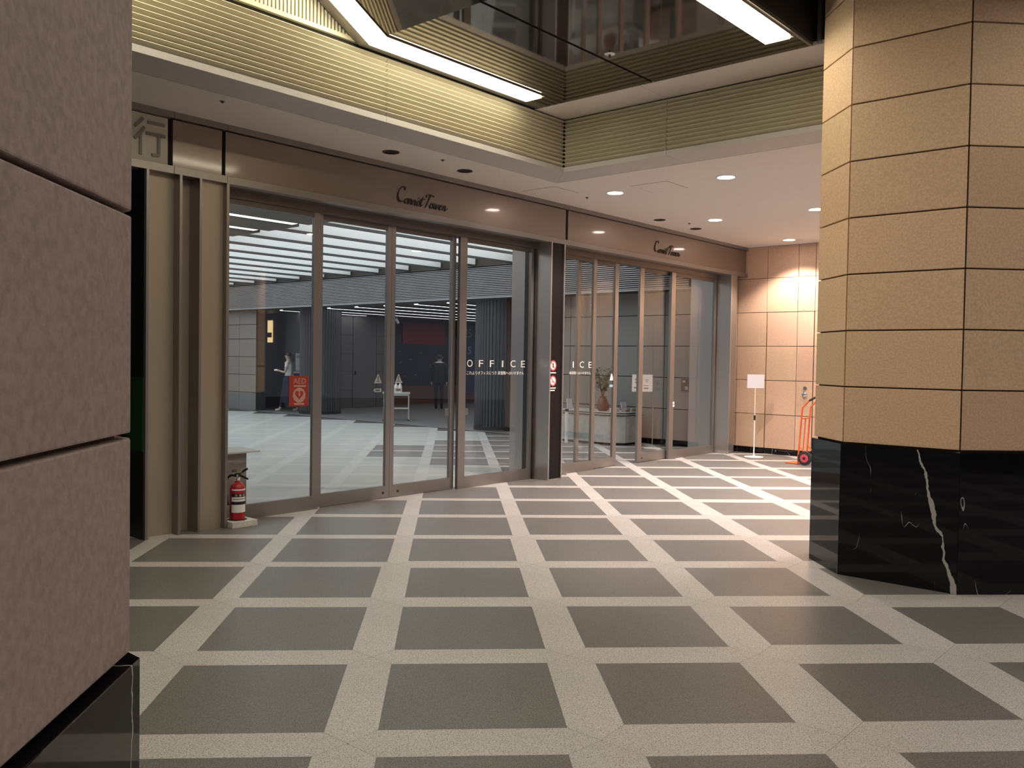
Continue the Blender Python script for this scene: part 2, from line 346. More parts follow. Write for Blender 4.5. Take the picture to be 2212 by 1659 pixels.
# louvred walls of the coffer, each slat its own piece
NL = 12; P0 = .0405; Z0 = ZS+.058
def slat_row(parent, along, a0, a1, sgn):
    for i in range(NL):
        zb = Z0+i*P0; pr = [(-.004, zb), (.026, zb+.0245), (.0265, zb+.0275), (.016, zb+.0345), (-.012, zb+.0345), (-.012, zb)]
        if along == 'u': A = [F(a0, -3.062+d, z) for d, z in pr]; B = [F(a1, -3.062+d, z) for d, z in pr]
        else: A = [F(5.222-d, a0, z) for d, z in pr]; B = [F(5.222-d, a1, z) for d, z in pr]
        MB().prism(A, B).build('louver_slat', 'louver', parent)
lw = MB().fb(-2.8, 5.26, -3.12, -3.08, ZS+.05, 4.9).build('wall_louver_front', 'louver_back'); tag(lw, 'louvred wall of the coffer along the entrance side', 'wall', kind='structure')
lp = MB().fb(5.24, 5.28, -3.08, 1.2, ZS+.05, 4.2).build('wall_louver_end', 'louver_back'); tag(lp, 'louvred end wall of the coffer', 'wall', kind='structure')
for a, b in ((-2.8, .317), (.323, 2.757), (2.763, 5.2)): slat_row(lw, 'u', a, b, 1)
for a, b in ((-3.04, -1.803), (-1.797, 1.0)): slat_row(lp, 'n', a, b, 1)
MB().fb(.3, 2.46, -3.075, -3.04, ZC+.02, ZC+.055).build('bottom_rail', 'louver', lw)
vs_m = MB()
k = .34
while k < 2.45:
    zt = ZC+.06+math.tan(math.radians(30))*(min(2.5-k, k-.28)); vs_m.fb(k, k+.019, -3.078, -3.048, ZC+.055, max(zt, ZC+.07)); k += .0342
tag(vs_m.build('upright_slats', 'louver', lw), kind='stuff')
# dark glossy coffer ceiling: flat ends and a gable in the middle (ridge at u=1.4)
T30 = math.tan(math.radians(30)); UF = 2.446; UR = 1.40; UL = 2*UR-UF
def zc(u): return ZC if (u >= UF or u <= UL) else ZC+T30*(UF-u if u > UR else u-UL)
cof = MB(); cof.fb(-2.8, 5.3, -3.3, -.15, 4.95, 5.0); coffer = cof.build('ceiling_coffer', 'dark_metal'); tag(coffer, 'dark glossy coffer ceiling with gabled middle', 'ceiling', kind='structure')
def cpanel(u0, u1, n0, n1, t=.03, m='ceiling_gloss', nm='ceiling_panel', dz=0, par=None):
    A = [F(u0, n0, zc(u0)+dz), F(u1, n0, zc(u1)+dz), F(u1, n1, zc(u1)+dz), F(u0, n1, zc(u0)+dz)]
    return MB().prism(A, [p+Vector((0,0,t)) for p in A]).build(nm, m, par or coffer)
LA0, LA1, LB0, LB1 = -2.905, -2.695, -.43, -.212
seams = [(-2.0, UL), (UL, UR), (UR, UF), (UF, 4.73)]
for u0, u1 in seams:
    cpanel(u0, u1, -3.035, LA0-.012, m='bronze'); cpanel(u0, u1, LA1+.012, -1.672); cpanel(u0, u1, -1.642, LB0-.012); cpanel(u0, u1, LB1+.012, -.175, m='bronze')
    cpanel(u0, u1, -1.672, -1.642, m='void', nm='ceiling_joint', dz=.012)
    cpanel(u0, u1, LA0-.012, LA1+.012, m='dark_metal', nm='lamp_recess', dz=.03); cpanel(u0, u1, LB0-.012, LB1+.012, m='dark_metal', nm='lamp_recess', dz=.03)
for n0, n1 in ((LA0, LA1), (LB0, LB1)): cpanel(4.40, 4.73, n0-.012, n1+.012)
MB().fb(4.73, 5.235, -3.06, -1.804, ZC-.004, ZC+.03).build('coffer_ledge', 'soffit', coffer); MB().fb(4.73, 5.235, -1.80, 1.0, ZC-.004, ZC+.03).build('coffer_ledge', 'soffit', coffer)
# dark shaft between the coffer and the column row
sh = MB(); sh.fb(-12, 5.7, -.2, 1.66, 5.8, 5.85); sh.fb(-12, 5.7, 1.62, 1.66, ZC+.035, 5.8); sh.fb(5.62, 5.7, -.2, 1.62, ZS+.05, 5.8); sh.fb(-12, 5.7, -.20, -.16, ZC+.035, 5.8)
tag(sh.build('ceiling_shaft', 'void'), 'dark shaft above the column row', 'ceiling', kind='structure')
MB().fb(4.70, 4.745, -.13, -.10, ZC, 5.7).build('trim_post', 'steel', ceil)
# linear lamps
def linear_lamp(label, n0, n1):
    t = thing('linear_lamp', label, 'lamp', F(1.4, (n0+n1)/2, ZC), 'linear lamps of the coffer')
    ends = [-1.6, UL, UR, UF, 4.40]
    for u0, u1 in zip(ends, ends[1:]):
        A = [F(u0, n0+.008, zc(u0)-.028), F(u1, n0+.008, zc(u1)-.028), F(u1, n1-.008, zc(u1)-.028), F(u0, n1-.008, zc(u0)-.028)]
        MB().prism(A, [p+Vector((0,0,.05)) for p in A]).build('diffuser', 'led', t)
        for a, b in ((n0-.012, n0+.008), (n1-.008, n1+.012)):
            A = [F(u0, a, zc(u0)-.012), F(u1, a, zc(u1)-.012), F(u1, b, zc(u1)-.012), F(u0, b, zc(u0)-.012)]
            MB().prism(A, [p+Vector((0,0,.04)) for p in A]).build('frame', 'bronze', t)
    for u0 in (-1.612, 4.40): MB().fb(u0, u0+.03, n0-.012, n1+.012, ZC-.012, ZC+.02).build('end_cap', 'louver', t)
linear_lamp('long white linear lamp beside the louvred wall, bent over the gable', LA0, LA1)
linear_lamp('long white linear lamp beside the dark shaft near the tan column', LB0, LB1)

# the twin coffer on the near side of the column row
c2 = MB(); c2.fb(-12, 5.25, 1.64, 2.05, ZC, ZC+.04); c2.fb(-12, 5.25, 2.27, 4.45, ZC, ZC+.04); c2.fb(-12, 5.25, 4.67, 4.9, ZC, ZC+.04); c2.fb(-12, -1.62, 2.05, 2.27, ZC, ZC+.04); c2.fb(4.42, 5.25, 2.05, 2.27, ZC, ZC+.04); c2.fb(-12, -1.62, 4.45, 4.67, ZC, ZC+.04); c2.fb(4.42, 5.25, 4.45, 4.67, ZC, ZC+.04)
tag(c2.build('ceiling_coffer_near', 'ceiling_gloss'), 'dark glossy coffer ceiling on the near side of the columns', 'ceiling', kind='structure')
w2 = MB().fb(-12, 5.25, 4.9, 4.94, ZS, ZC+.04); w2.fb(5.25, 5.29, 1.64, 4.94, ZS, ZC+.04)
w2 = w2.build('wall_louver_near', 'louver_back'); tag(w2, 'louvred wall of the coffer on the near side of the columns', 'wall', kind='structure')
q2 = MB()
for i in range(NL): zb = Z0+i*P0; q2.fb(-12, 5.24, 4.87, 4.9, zb+.012, zb+.034); q2.fb(5.22, 5.25, 1.64, 4.87, zb+.012, zb+.034)
tag(q2.build('louver_slats', 'louver', w2), kind='stuff')
for n0, l in ((2.05, 'linear lamp of the near coffer beside the column row'), (4.45, 'linear lamp of the near coffer beside its louvred wall')):
    t = thing('linear_lamp', l, 'lamp', F(1.4, n0+.11, ZC), 'linear lamps of the coffer')
    MB().fb(-1.6, 4.4, n0+.02, n0+.20, ZC+.012, ZC+.022).build('diffuser', 'led_near', t)
    for a_, b_ in ((0, .02), (.20, .22)): MB().fb(-1.62, 4.42, n0+a_, n0+b_, ZC-.012, ZC+.03).build('frame', 'bronze', t)

# ------------------------------------------------------------------ downlights and other ceiling fittings
def downlight(u, n, lit=True, label='', group=None, zz=ZS, r=.09, watts=None, wide=118):
    p = F(u, n, zz); t = thing('downlight' if lit else 'unlit_downlight', label, 'downlight', p, group)
    rim = MB()
    for k in range(24):
        q0, q1 = 2*math.pi*k/24, 2*math.pi*(k+1)/24; l = [(r, q0), (r+.014, q0), (r+.014, q1), (r, q1)]
        rim.hexa([p+Vector((R*math.cos(q), R*math.sin(q), -.006)) for R, q in l]+[p+Vector((R*math.cos(q), R*math.sin(q), .0)) for R, q in l])
    rim.build('rim', 'white' if lit else 'dark_metal', t)
    MB().lathe([(r, -.003), (r, -.0005)], 24, p).build('lens' if lit else 'baffle', 'downlight_glow' if lit else 'black', t)
    if not lit:
        for k in range(-2, 3): MB().box(p.x-r*.9, p.x+r*.9, p.y+k*.026-.003, p.y+k*.026+.003, zz-.005, zz-.003).build('grille_bar', 'dark_metal', t)
    if lit:
        ld = bpy.data.lights.new('lamp_light', 'SPOT'); ld.energy = watts or DL_W; ld.color = DL_C; ld.spot_size = math.radians(wide); ld.spot_blend = .45 if wide < 130 else .8; ld.shadow_soft_size = .07
        lo = bpy.data.objects.new('lamp_light', ld); C.objects.link(lo); lo.parent = t; lo.location = (0, 0, -.03)
    return t
G = 'lit round downlights in the pale soffit'
for u, n, l in ((6.455, -3.245, 'lit downlight over the meeting of the two entrances, beside an access hatch'), (6.43, -1.80, 'lit downlight nearest the louvred end wall'), (8.88, -3.235, 'lit downlight over the open sliding doors'),
                (8.87, -1.80, 'lit downlight half hidden behind the tan column'), (11.30, -3.22, 'lit downlight close to the tan stone wall')):
    downlight(u, n, True, l, G)
for u, n in ((11.3, -1.8), (6.43, .2), (8.9, .3), (6.43, 2.9), (.3, 5.9), (2.74, 5.9), (-2.14, 5.9)): downlight(u, n, True, 'lit downlight in the soffit behind the columns', 'lit downlights behind the columns', watts=48 if n > 2.5 else None, wide=160 if n > 2.5 else 118)
for u, n, l in ((3.487, -3.825, 'unlit dark downlight near the first lettering'), (4.524, -3.838, 'unlit dark downlight right of the first lettering'), (8.44, -3.855, 'unlit dark downlight left of the second lettering'), (9.437, -3.85, 'unlit dark downlight above the second lettering')):
    downlight(u, n, False, l, 'unlit dark downlights', r=.07)
for u, n, l in ((1.557, -3.60, 'tiny dark ceiling sensor above the metal posts'), (4.02, -3.655, 'tiny dark ceiling sensor between two unlit downlights'), (6.484, -3.675, 'tiny dark ceiling sensor beside a hatch'), (8.928, -3.667, 'tiny dark ceiling sensor between the far unlit downlights')):
    t = thing('ceiling_sensor', l, 'sensor', F(u, n, ZS), 'ceiling sensors')
    MB().lathe([(.022, -.004), (.024, 0)], 14, F(u, n, ZS)).build('plate', 'steel', t); MB().lathe([(.008, -.016), (.016, -.004)], 12, F(u, n, ZS)).build('nozzle', 'dark_metal', t)
for u, n, l in ((5.97, -3.83, 'square access hatch in the soffit by the fascia'), (6.47, -2.65, 'square access hatch between two lit downlights')):
    t = thing('access_hatch', l, 'hatch', F(u, n, ZS), 'access hatches')
    MB().fb(u-.234, u+.234, n-.234, n+.234, ZS-.002, ZS).build('lid', 'soffit', t)
    for a in (-1, 1):
        MB().fb(u+a*.237-.0025, u+a*.237+.0025, n-.24, n+.24, ZS-.001, ZS).build('gap', 'grout', t); MB().fb(u-.24, u+.24, n+a*.237-.0025, n+a*.237+.0025, ZS-.001, ZS).build('gap', 'grout', t)
    MB().lathe([(.008, -.004), (.008, 0)], 10, F(u-.06, n-.2, ZS)).build('latch', 'dark_metal', t)
t = thing('sprinkler', 'round white sprinkler in the dark glossy ceiling', 'sprinkler', F(3.884, -1.551, ZC))
MB().lathe([(.03, -.006), (.045, 0)], 20, F(3.884, -1.551, ZC)).build('escutcheon', 'white', t); MB().lathe([(.009, -.03), (.012, -.006)], 12, F(3.884, -1.551, ZC)).build('head', 'dark_metal', t)

# ------------------------------------------------------------------ facade: fascia, posts, doors
NF = -4.19
fas = MB().fb(-6, 11.85, -4.74, -4.30, 3.0, ZS).build('trim_1', 'bronze_shaded'); tag(fas, 'long bronze metal fascia over the doors', 'fascia', kind='structure')
for a, b in ((-6, 1.47), (1.474, 1.955), (1.959, 11.85)):
    MB().fb(a, b, -4.3, NF, 3.0, 3.062).build('lower_trim', 'bronze', fas); MB().fb(a, b, -4.3, NF, 3.455, ZS).build('upper_trim', 'bronze', fas)
for a, b in ((1.475, 1.92), (1.955, 6.775), (6.825, 11.85)): MB().fb(a, b, -4.3, -4.222, 3.07, 3.447).build('fascia_panel', 'bronze_panel', fas)
for a, b in ((1.44, 1.475), (1.92, 1.955), (6.775, 6.825)): MB().fb(a, b, -4.3, -4.285, 3.062, 3.455).build('reveal', 'dark_metal', fas)
MB().fb(-6, 11.85, -4.6, -4.42, 2.93, 3.0).build('door_track', 'bronze_shaded', fas)
sb = thing('sign_box', 'pale sign box with a dark kanji above the metal posts', 'sign', F(1.2, -4.25, 3.07))
MB().fb(.6, 1.44, -4.298, -4.24, 3.07, 3.45).build('box', 'sign_box', sb); ftext(MB(), '\u884c', 1.15, 3.115, .265, .30, -4.24, .012).build('character', 'sign_letter', sb)
def post(u, w, n1=-4.5): return MB().fb(u, u+w, n1, NF, 0, 3.0)
pw = thing('metal_posts', 'bronze metal wall of upright fins and panels left of the doors', 'wall panel', F(1.6, -4.3, 0))
for u, w in ((1.238, .022), (1.522, .022), (1.70, .022), (1.953, .026)): post(u, w, -4.56).build('fin', 'bronze', pw)
for a, b, n in ((1.26, 1.522, -4.29), (1.544, 1.70, -4.36), (1.722, 1.953, -4.25)): MB().fb(a, b, -4.56, n, 0, 3.0).build('panel', 'post_panel', pw)
gw = thing('dark_shopfront', 'dark shopfront opening with a faint green panel beside the near column', 'shopfront', F(.3, -4.6, 0))
MB().fb(-6, 1.238, -5.2, -4.62, 0, 3.0).build('backing', 'void', gw); MB().fb(1.226, 1.2375, -4.6, -4.20, 0, 3.0).build('edge_plate', 'black', gw); MB().fb(1.222, 1.226, -4.5, -4.205, .72, 1.32).build('green_panel', 'green_dark', gw)
cp = thing('centre_post', 'black metal post between the two entrances with pale edges', 'post', F(6.6, -4.5, 0))
MB().fb(6.455, 6.478, -4.84, NF, 0, 3.0).build('side_plate', 'steel', cp); MB().fb(6.722, 6.742, -4.84, NF, 0, 3.0).build('side_plate', 'steel', cp)
MB().fb(6.478, 6.722, -4.8, -4.205, .012, 3.0).build('black_face', 'black_panel', cp); MB().fb(6.478, 6.722, -4.8, -4.2, 0, .012).build('foot', 'steel', cp)
rp = thing('end_post', 'bronze metal end post between the doors and the tan wall', 'post', F(11.4, -4.5, 0))
MB().fb(11.27, 11.295, -4.95, NF, 0, 3.0).build('side_plate', 'steel', rp); MB().fb(11.295, 11.5, -4.95, -4.205, 0, 3.0).build('face', 'bronze', rp)

RAIL = {}
def leaf(name, label, u0, u1, n, sl=.06, sr=.06, rail=.135, top=2.93, group=None, z0=0.0, d=.04, headrail=.05):
    t = thing(name, label, 'door' if name.startswith('door') else 'window', F((u0+u1)/2, n, 0), group, 'structure')
    MB().fb(u0, u0+sl, n-d/2, n+d/2, z0, top).build('stile', 'bronze', t); MB().fb(u1-sr, u1, n-d/2, n+d/2, z0, top).build('stile', 'bronze', t)
    t_rail = MB().fb(u0+sl, u1-sr, n-d/2, n+d/2, z0, rail).build('bottom_rail', 'bronze', t); RAIL[t.name] = t_rail; MB().fb(u0+sl, u1-sr, n-d/2, n+d/2, top-headrail, top).build('top_rail', 'bronze_shaded', t)
    MB().fb(u0+sl, u1-sr, n-.005, n+.005, rail, top-headrail).build('pane', 'glass', t)
    return t
leaf('window_1', 'fixed glass side panel with the red poster', 1.979, 3.13, -4.47, .03, .07)
d1 = leaf('door_1', 'closed glass sliding door leaf beside the red poster', 3.14, 4.105, -4.525, .065, .055, z0=.008)
d2 = leaf('door_2', 'closed glass sliding door leaf beside the OFFICE lettering', 4.108, 5.085, -4.525, .055, .065, z0=.008)
leaf('window_2', 'fixed glass side panel reading OFFICE', 5.10, 6.43, -4.47, .115, .05)
leaf('window_3', 'fixed glass side panel behind the centre post', 6.742, 7.80, -4.47, .02, .07)
d3 = leaf('door_3', 'part-open glass sliding leaf, hung before the reception desk', 7.45, 8.42, -4.525, .06, .085, z0=.008)
d4 = leaf('door_4', 'part-open glass sliding leaf, hung before the paper notice', 8.99, 9.93, -4.525, .11, .06, z0=.008)
leaf('window_4', 'fixed glass side panel next to the end post', 9.80, 11.25, -4.47, .12, .06)
for d, us in ((d1, (4.02,)), (d2, (4.23,)), (d4, (9.12,))):
    for u in us: fdisc(MB(), u, -4.506, .062, .014, .004, 16).build('lock_cylinder', 'dark_metal', RAIL[d.name])
for a, b in ((6.43, 6.455),): MB().fb(a, b, -4.6, -4.42, 0, 2.93).build('trim_2', 'dark_metal', fas)

# ------------------------------------------------------------------ lettering: cursive words cut as pen strokes
def cursive(u0, z0, W, H, n, label):
    # strokes on a unit grid, broad pen
    S = []
    def arc(cx, cy, rx, ry, a0, a1, k=12): return [(cx+rx*math.cos(math.radians(a0+(a1-a0)*i/k)), cy+ry*math.sin(math.radians(a0+(a1-a0)*i/k))) for i in range(k+1)]
    S.append([(1.55, 2.55), (1.45, 3.0)]+arc(1.1, 1.6, .95, 1.45, 75, 300))                 # C
    def small_a(x): S.append(arc(x+.42, .42, .40, .44, 50, 330)); S.append([(x+.86, .9), (x+.72, .1), (x+.95, -.02), (x+1.15, .25)])
    def r(x): S.append([(x, .1), (x+.18, .9), (x+.28, .72), (x+.62, .86), (x+.50, .1), (x+.7, 0), (x+.85, .2)])
    def o(x): S.append(arc(x+.42, .43, .40, .45, 80, 440))
    small_a(1.9); r(3.0); r(3.9); o(4.8)
    S.append([(6.0, 1.75), (5.72, .2), (5.9, 0), (6.2, .25)]); S.append([(5.45, 1.25), (6.5, 1.45)]); S.append([(4.9, 1.35), (5.0, 1.5)])   # t and its flick
    S.append([(7.6, 2.25), (7.15, .3), (6.95, .0)]); S.append([(6.75, 2.3), (7.5, 2.55), (8.6, 2.35)]); S.append([(6.75, 2.3), (6.8, 1.95)])  # T
    o(8.0)
    S.append([(8.95, .88), (9.0, .15), (9.25, .02), (9.5, .88), (9.5, .15), (9.75, .02), (10.05, .88)])   # w
    S.append([(10.35, .42), (10.85, .62)]+arc(10.65, .45, .34, .45, 40, 320)); r(11.25); S.append([(12.0, .15), (12.4, .45)])
    mb = MB(); nx, ny = .10, .14
    sx, sy = W/12.4, H/3.05
    for st in S:
        for (x0, y0), (x1, y1) in zip(st, st[1:]):
            sl = .22
            q = [(x0-nx+y0*sl, y0-ny), (x0+nx+y0*sl, y0+ny), (x1+nx+y1*sl, y1+ny), (x1-nx+y1*sl, y1-ny)]
            q = [(u0+a*sx, z0+b*sy) for a, b in q]
            a = [F(p[0], n, p[1]) for p in q]; b = [F(p[0], n+.012, p[1]) for p in q]; mb.prism(a, b)
    o_ = mb.build('cursive_lettering', 'letter_dark'); tag(o_, label, 'lettering', 'cursive lettering on the fascia')
cursive(3.90, 3.135, .74, .165, -4.222, 'dark cursive lettering on the fascia above the closed sliding doors')
cursive(8.88, 3.135, .74, .165, -4.222, 'dark cursive lettering on the fascia above the part-open sliding doors')

# ------------------------------------------------------------------ signs on glass and post
NG = -4.4645
def office(u0, label, words=None):
    t = thing('glass_lettering', label, 'lettering', F(u0+.5, NG, 1.32), 'white lettering on the glass')
    for i, ch in enumerate('OFFICE'):
        wd = .022 if ch == 'I' else .095 if ch in 'OC' else .075
        if words and ch not in words and True: continue
        if words and i < 3: continue
        cu = u0+.05+i*.193; ftext(MB(), ch, cu-wd/2, 1.425, wd, .085 if ch in 'OC' else .082, NG, .0015).build('letter', 'letter_white', t)
    if words: ftext(MB(), '\u5c55\u671b\u968e\u3078\u306f\u3044\u3051\u307e\u305b\u3093', u0+.545, 1.332, .49, .042, NG, .0012).build('small_line', 'letter_white', t)
    else:
        ftext(MB(), '\u3053\u308c\u3088\u308a\u30aa\u30d5\u30a3\u30b9\u306b\u3064\u304d', u0, 1.332, .52, .042, NG, .0012).build('small_line', 'letter_white', t)
        ftext(MB(), '\u5c55\u671b\u968e\u3078\u306f\u3044\u3051\u307e\u305b\u3093', u0+.545, 1.332, .49, .042, NG, .0012).build('small_line', 'letter_white', t)
office(5.245, 'white OFFICE lettering with a small line below on the glass')
office(6.68, 'white ICE lettering with a small line below beside the black post', 'ICE')
# red AED poster on the first side panel
ae = thing('aed_poster', 'red AED poster with a pale heart on the glass', 'poster', F(2.905, NG, 1.03))
aes = MB().fb(2.795, 3.018, NG-.0003, NG+.001, 1.03, 1.325).build('sheet', 'poster_red', ae)
ftext(MB(), 'AED', 2.84, 1.248, .145, .052, NG+.001, .0012).build('letters', 'poster_pale', aes)
MB().fb(2.845, 2.985, NG+.001, NG+.002, 1.218, 1.234).build('line', 'poster_pale', aes)
fdisc(MB(), 2.908, NG+.001, 1.136, .073, .001).build('circle', 'poster_pale', aes)
hp = []
for k in range(28):
    q = 2*math.pi*k/28; hp.append((2.908+.0031*16*math.sin(q)**3*.98, 1.142+.0031*(13*math.cos(q)-5*math.cos(2*q)-2*math.cos(3*q)-math.cos(4*q))))
fpoly(MB(), hp, NG+.002, .001).build('heart', 'poster_red', aes)
fpoly(MB(), [(2.905, 1.165), (2.918, 1.165), (2.912, 1.145), (2.922, 1.145), (2.900, 1.105), (2.907, 1.135), (2.897, 1.135)], NG+.003, .001).build('bolt', 'poster_pale', aes)
MB().fb(2.85, 2.965, NG+.001, NG+.002, 1.043, 1.06).build('label_bar', 'poster_pale', aes)
ND = -4.5195
for u, flip, l in ((3.945, -1, 'grey triangle warning sticker on the leaf beside the poster panel'), (4.235, 1, 'grey triangle warning sticker in front of the white bottles')):
    t = thing('warning_sticker', l, 'sticker', F(u, ND, 1.24), 'triangle warning stickers')
    fpoly(MB(), [(u-.052, 1.242), (u+.052, 1.242), (u+.046, 1.255), (u+.006, 1.338), (u-.006, 1.338), (u-.046, 1.255)], ND, .001).build('triangle', 'sticker', t)
    fpoly(MB(), [(u-.006, 1.27), (u+.006, 1.27), (u+.008, 1.315), (u-.008, 1.315)], ND+.001, .001).build('mark', 'sticker_mark', t); MB().fb(u-.025, u+.025, ND+.001, ND+.002, 1.258, 1.266).build('mark', 'sticker_mark', t)
for u, flip, l in ((3.94, -1, 'grey pointed sticker under the triangle on the leaf beside the poster panel'), (4.235, 1, 'grey pointed sticker in front of the white bottles')):
    t = thing('arrow_sticker', l, 'sticker', F(u, ND, 1.14), 'pointed stickers')
    fpoly(MB(), [(u-.052*flip, 1.148), (u+.036*flip, 1.148), (u+.056*flip, 1.167), (u+.036*flip, 1.186), (u-.052*flip, 1.186)], ND, .001).build('arrow', 'sticker', t)
    MB().fb(u-.03, u+.03, ND+.001, ND+.002, 1.158, 1.176).build('mark', 'sticker_mark', t)
for nm, u, z, m, l in (('warning_sticker', 8.30, 1.245, 'paper', 'white triangle sticker on the leaf before the plant'),):
    t = thing(nm, l, 'sticker', F(u, ND, z)); fpoly(MB(), [(u-.05, z), (u+.05, z), (u+.006, z+.1), (u-.006, z+.1)], ND, .001).build('triangle', m, t)
    fpoly(MB(), [(u-.05, z-.095), (u+.05, z-.095), (u+.05, z-.06), (u-.05, z-.06)], ND, .001).build('tab', 'bluegrey', t)
for u, l in ((4.98, 'small square sticker low on the leaf by the OFFICE panel'), (5.245, 'small square sticker low on the OFFICE panel')):
    t = thing('square_sticker', l, 'sticker', F(u, NG if u > 5.1 else ND, .86), 'small square stickers'); n_ = NG if u > 5.1 else ND
    MB().fb(u-.03, u+.03, n_, n_+.001, .86, .94).build('sheet', 'sticker_faint', t); fdisc(MB(), u, n_+.001, .90, .022, .0008, 16, .015).build('ring', 'sticker_mark', t)
# prohibition signs on the black post
for z, k, l in ((1.452, 0, 'round red and white prohibition sign with a figure on the black post'), (1.258, 1, 'round red and white no-smoking sign on the black post')):
    u = 6.545; n_ = -4.205; t = thing('prohibition_sign', l, 'sign', F(u, n_, z-.065), 'round signs on the black post')
    ds_ = fdisc(MB(), u, n_, z, .068, .001).build('disc', 'letter_white', t); fdisc(MB(), u, n_+.001, z, .068, .001, 28, .052).build('ring', 'sign_red', ds_)
    fpoly(MB(), [(u-.040, z+.034), (u-.034, z+.040), (u+.040, z-.034), (u+.034, z-.040)], n_+.001, .0015).build('bar', 'sign_red', ds_)
    if k == 0: fpoly(MB(), [(u-.008, z-.03), (u+.006, z-.03), (u+.012, z+.012), (u+.006, z+.035), (u-.004, z+.035), (u-.014, z+.01)], n_+.001, .001).build('figure', 'letter_dark', ds_)
    else: MB().fb(u-.03, u+.028, n_+.001, n_+.002, z-.016, z-.008).build('cigarette', 'sign_red', ds_)
    for q in range(1+k): MB().fb(u-.058, u+.06-.02*q, n_, n_+.001, z-.098-.03*q, z-.083-.03*q).build('caption', 'letter_white', t)

# ------------------------------------------------------------------ tan wall at the end, with its flush door
def panel_wall(name, label, u, n_edges, z_edges, m, core, t=.02, gap=.008, skip=None, kind='structure'):
    wl = MB().fb(u, u+.3, n_edges[0]-.02, n_edges[-1], 0, z_edges[-1]).build(name, core); tag(wl, label, 'wall', kind=kind)
    for a, b in zip(n_edges, n_edges[1:]):
        for c, d in zip(z_edges, z_edges[1:]):
            if skip and skip(a, b, c, d): continue
            MB().fb(u-t, u+.002, a+gap/2, b-gap/2, c+gap/2, d-gap/2).build('wall_panel', m, wl, bevel=.002)
    return wl
UW = 11.85; zed = [.095, .668, 1.245, 1.82, 2.393, 2.968, 3.506]
wr = panel_wall('wall_right', 'tan stone panel wall with a flush door', UW+.02, [-4.6, -4.36, -3.825, -3.285, -2.995, -2.47, -1.93, -1.39, -.85, -.31, .23, .77], zed, 'wall_stone', 'wall_core', skip=lambda a, b, c, d: a > -3.83 and b < -2.99 and d < 2.4)
for a, b in ((-4.6, -3.83), (-2.99, -2), (-2, -.6), (-.6, .8)): MB().fb(UW-.005, UW+.021, a, b, 0, .092).build('base_slab', 'marble', wr)
dr = thing('door_5', 'flush tan stone door with round knob in the end wall', 'door', F(UW, -3.41, 0), kind='structure')
for a, b in ((-3.815, -3.285), (-3.285, -3.003)):
    for c, d in zip(zed[:4], zed[1:5]): MB().fb(UW-.002, UW+.019, a+.004, b-.004, c+.004, d-.006).build('door_panel', 'wall_stone', dr, bevel=.002)
MB().fb(UW-.006, UW+.019, -3.815, -3.003, .006, .09).build('base_slab', 'marble', dr)
MB().tube([F(UW, -3.125, 1.13), F(UW-.012, -3.125, 1.13)], .032, 18).build('keyhole_plate', 'chrome', dr)
MB().tube([F(UW, -3.125, 1.03), F(UW-.012, -3.125, 1.03), F(UW-.03, -3.125, 1.03), F(UW-.05, -3.125, 1.03), F(UW-.058, -3.125, 1.03)], [.045, .045, .02, .036, .02], 20).build('knob', 'chrome', dr, smooth=True)

# ------------------------------------------------------------------ fire extinguisher on its stand
ex = F(2.105, -4.235, 0)
st = thing('extinguisher_stand', 'pale grey square stand under the red fire extinguisher', 'stand', ex)
MB().fb(1.985, 2.235, -4.355, -4.115, 0, .055).build('tray', 'offwhite', st, bevel=.004)
MB().lathe([(.085, .0545), (.085, .0565)], 24, ex).build('recess', 'black', st)
ftext(MB(), '\u6d88\u706b\u5668', 2.035, .016, .15, .026, -4.115, .001).build('characters', 'letter_white', st)
fe = thing('fire_extinguisher', 'red fire extinguisher with black hose beside the doors', 'extinguisher', ex+Vector((0,0,.0565)))
b = ex+Vector((0,0,.0565))
cyl = MB().lathe([(.062, 0), (.066, .01), (.066, .27), (.062, .295), (.048, .318), (.026, .33), (.022, .345)], 32, b).build('cylinder', 'red', fe, smooth=True)
def band(z0, z1, m, nm, a0, a1, r=.0668):
    mb = MB(); K = 14
    for i in range(K):
        q0, q1 = math.radians(a0+(a1-a0)*i/K), math.radians(a0+(a1-a0)*(i+1)/K)
        l = [(.060, q0), (r, q0), (r, q1), (.060, q1)]
        mb.hexa([b+Vector((R*math.cos(q), R*math.sin(q), z0)) for R, q in l]+[b+Vector((R*math.cos(q), R*math.sin(q), z1)) for R, q in l])
    return mb.build(nm, m, cyl, smooth=True)
band(.068, .235, 'white', 'label_sheet', -125, 30); band(.262, .275, 'white', 'label_stripe', -125, 30); band(.205, .235, 'black', 'label_band', -124, 29, .0672); band(.138, .165, 'black', 'label_print', -124, 29, .0672); band(.185, .19, 'black', 'label_print', -110, 10, .0672)
for q in (-85, -55, -25):
    q = math.radians(q); c = b+Vector((.0665*math.cos(q), .0665*math.sin(q), .22)); MB().tube([c, c+Vector((.0015*math.cos(q), .0015*math.sin(q), 0))], .011, 12).build('pictogram', 'sticker' if q > -1 else 'wood', cyl)
MB().lathe([(.022, .345), (.022, .372), (.014, .378), (.014, .40)], 16, b).build('valve', 'chrome', fe)
dx = Vector((.9, -.25, 0)).normalized()
MB().tube([b+Vector((0,0,.385))-dx*.02, b+Vector((0,0,.39))+dx*.03, b+Vector((0,0,.362))+dx*.10], [.011, .011, .009], 8).build('lower_handle', 'black', fe)
MB().tube([b+Vector((0,0,.40))-dx*.025, b+Vector((0,0,.405))+dx*.01, b+Vector((0,0,.455))+dx*.095], [.011, .011, .009], 8).build('lever', 'black', fe)
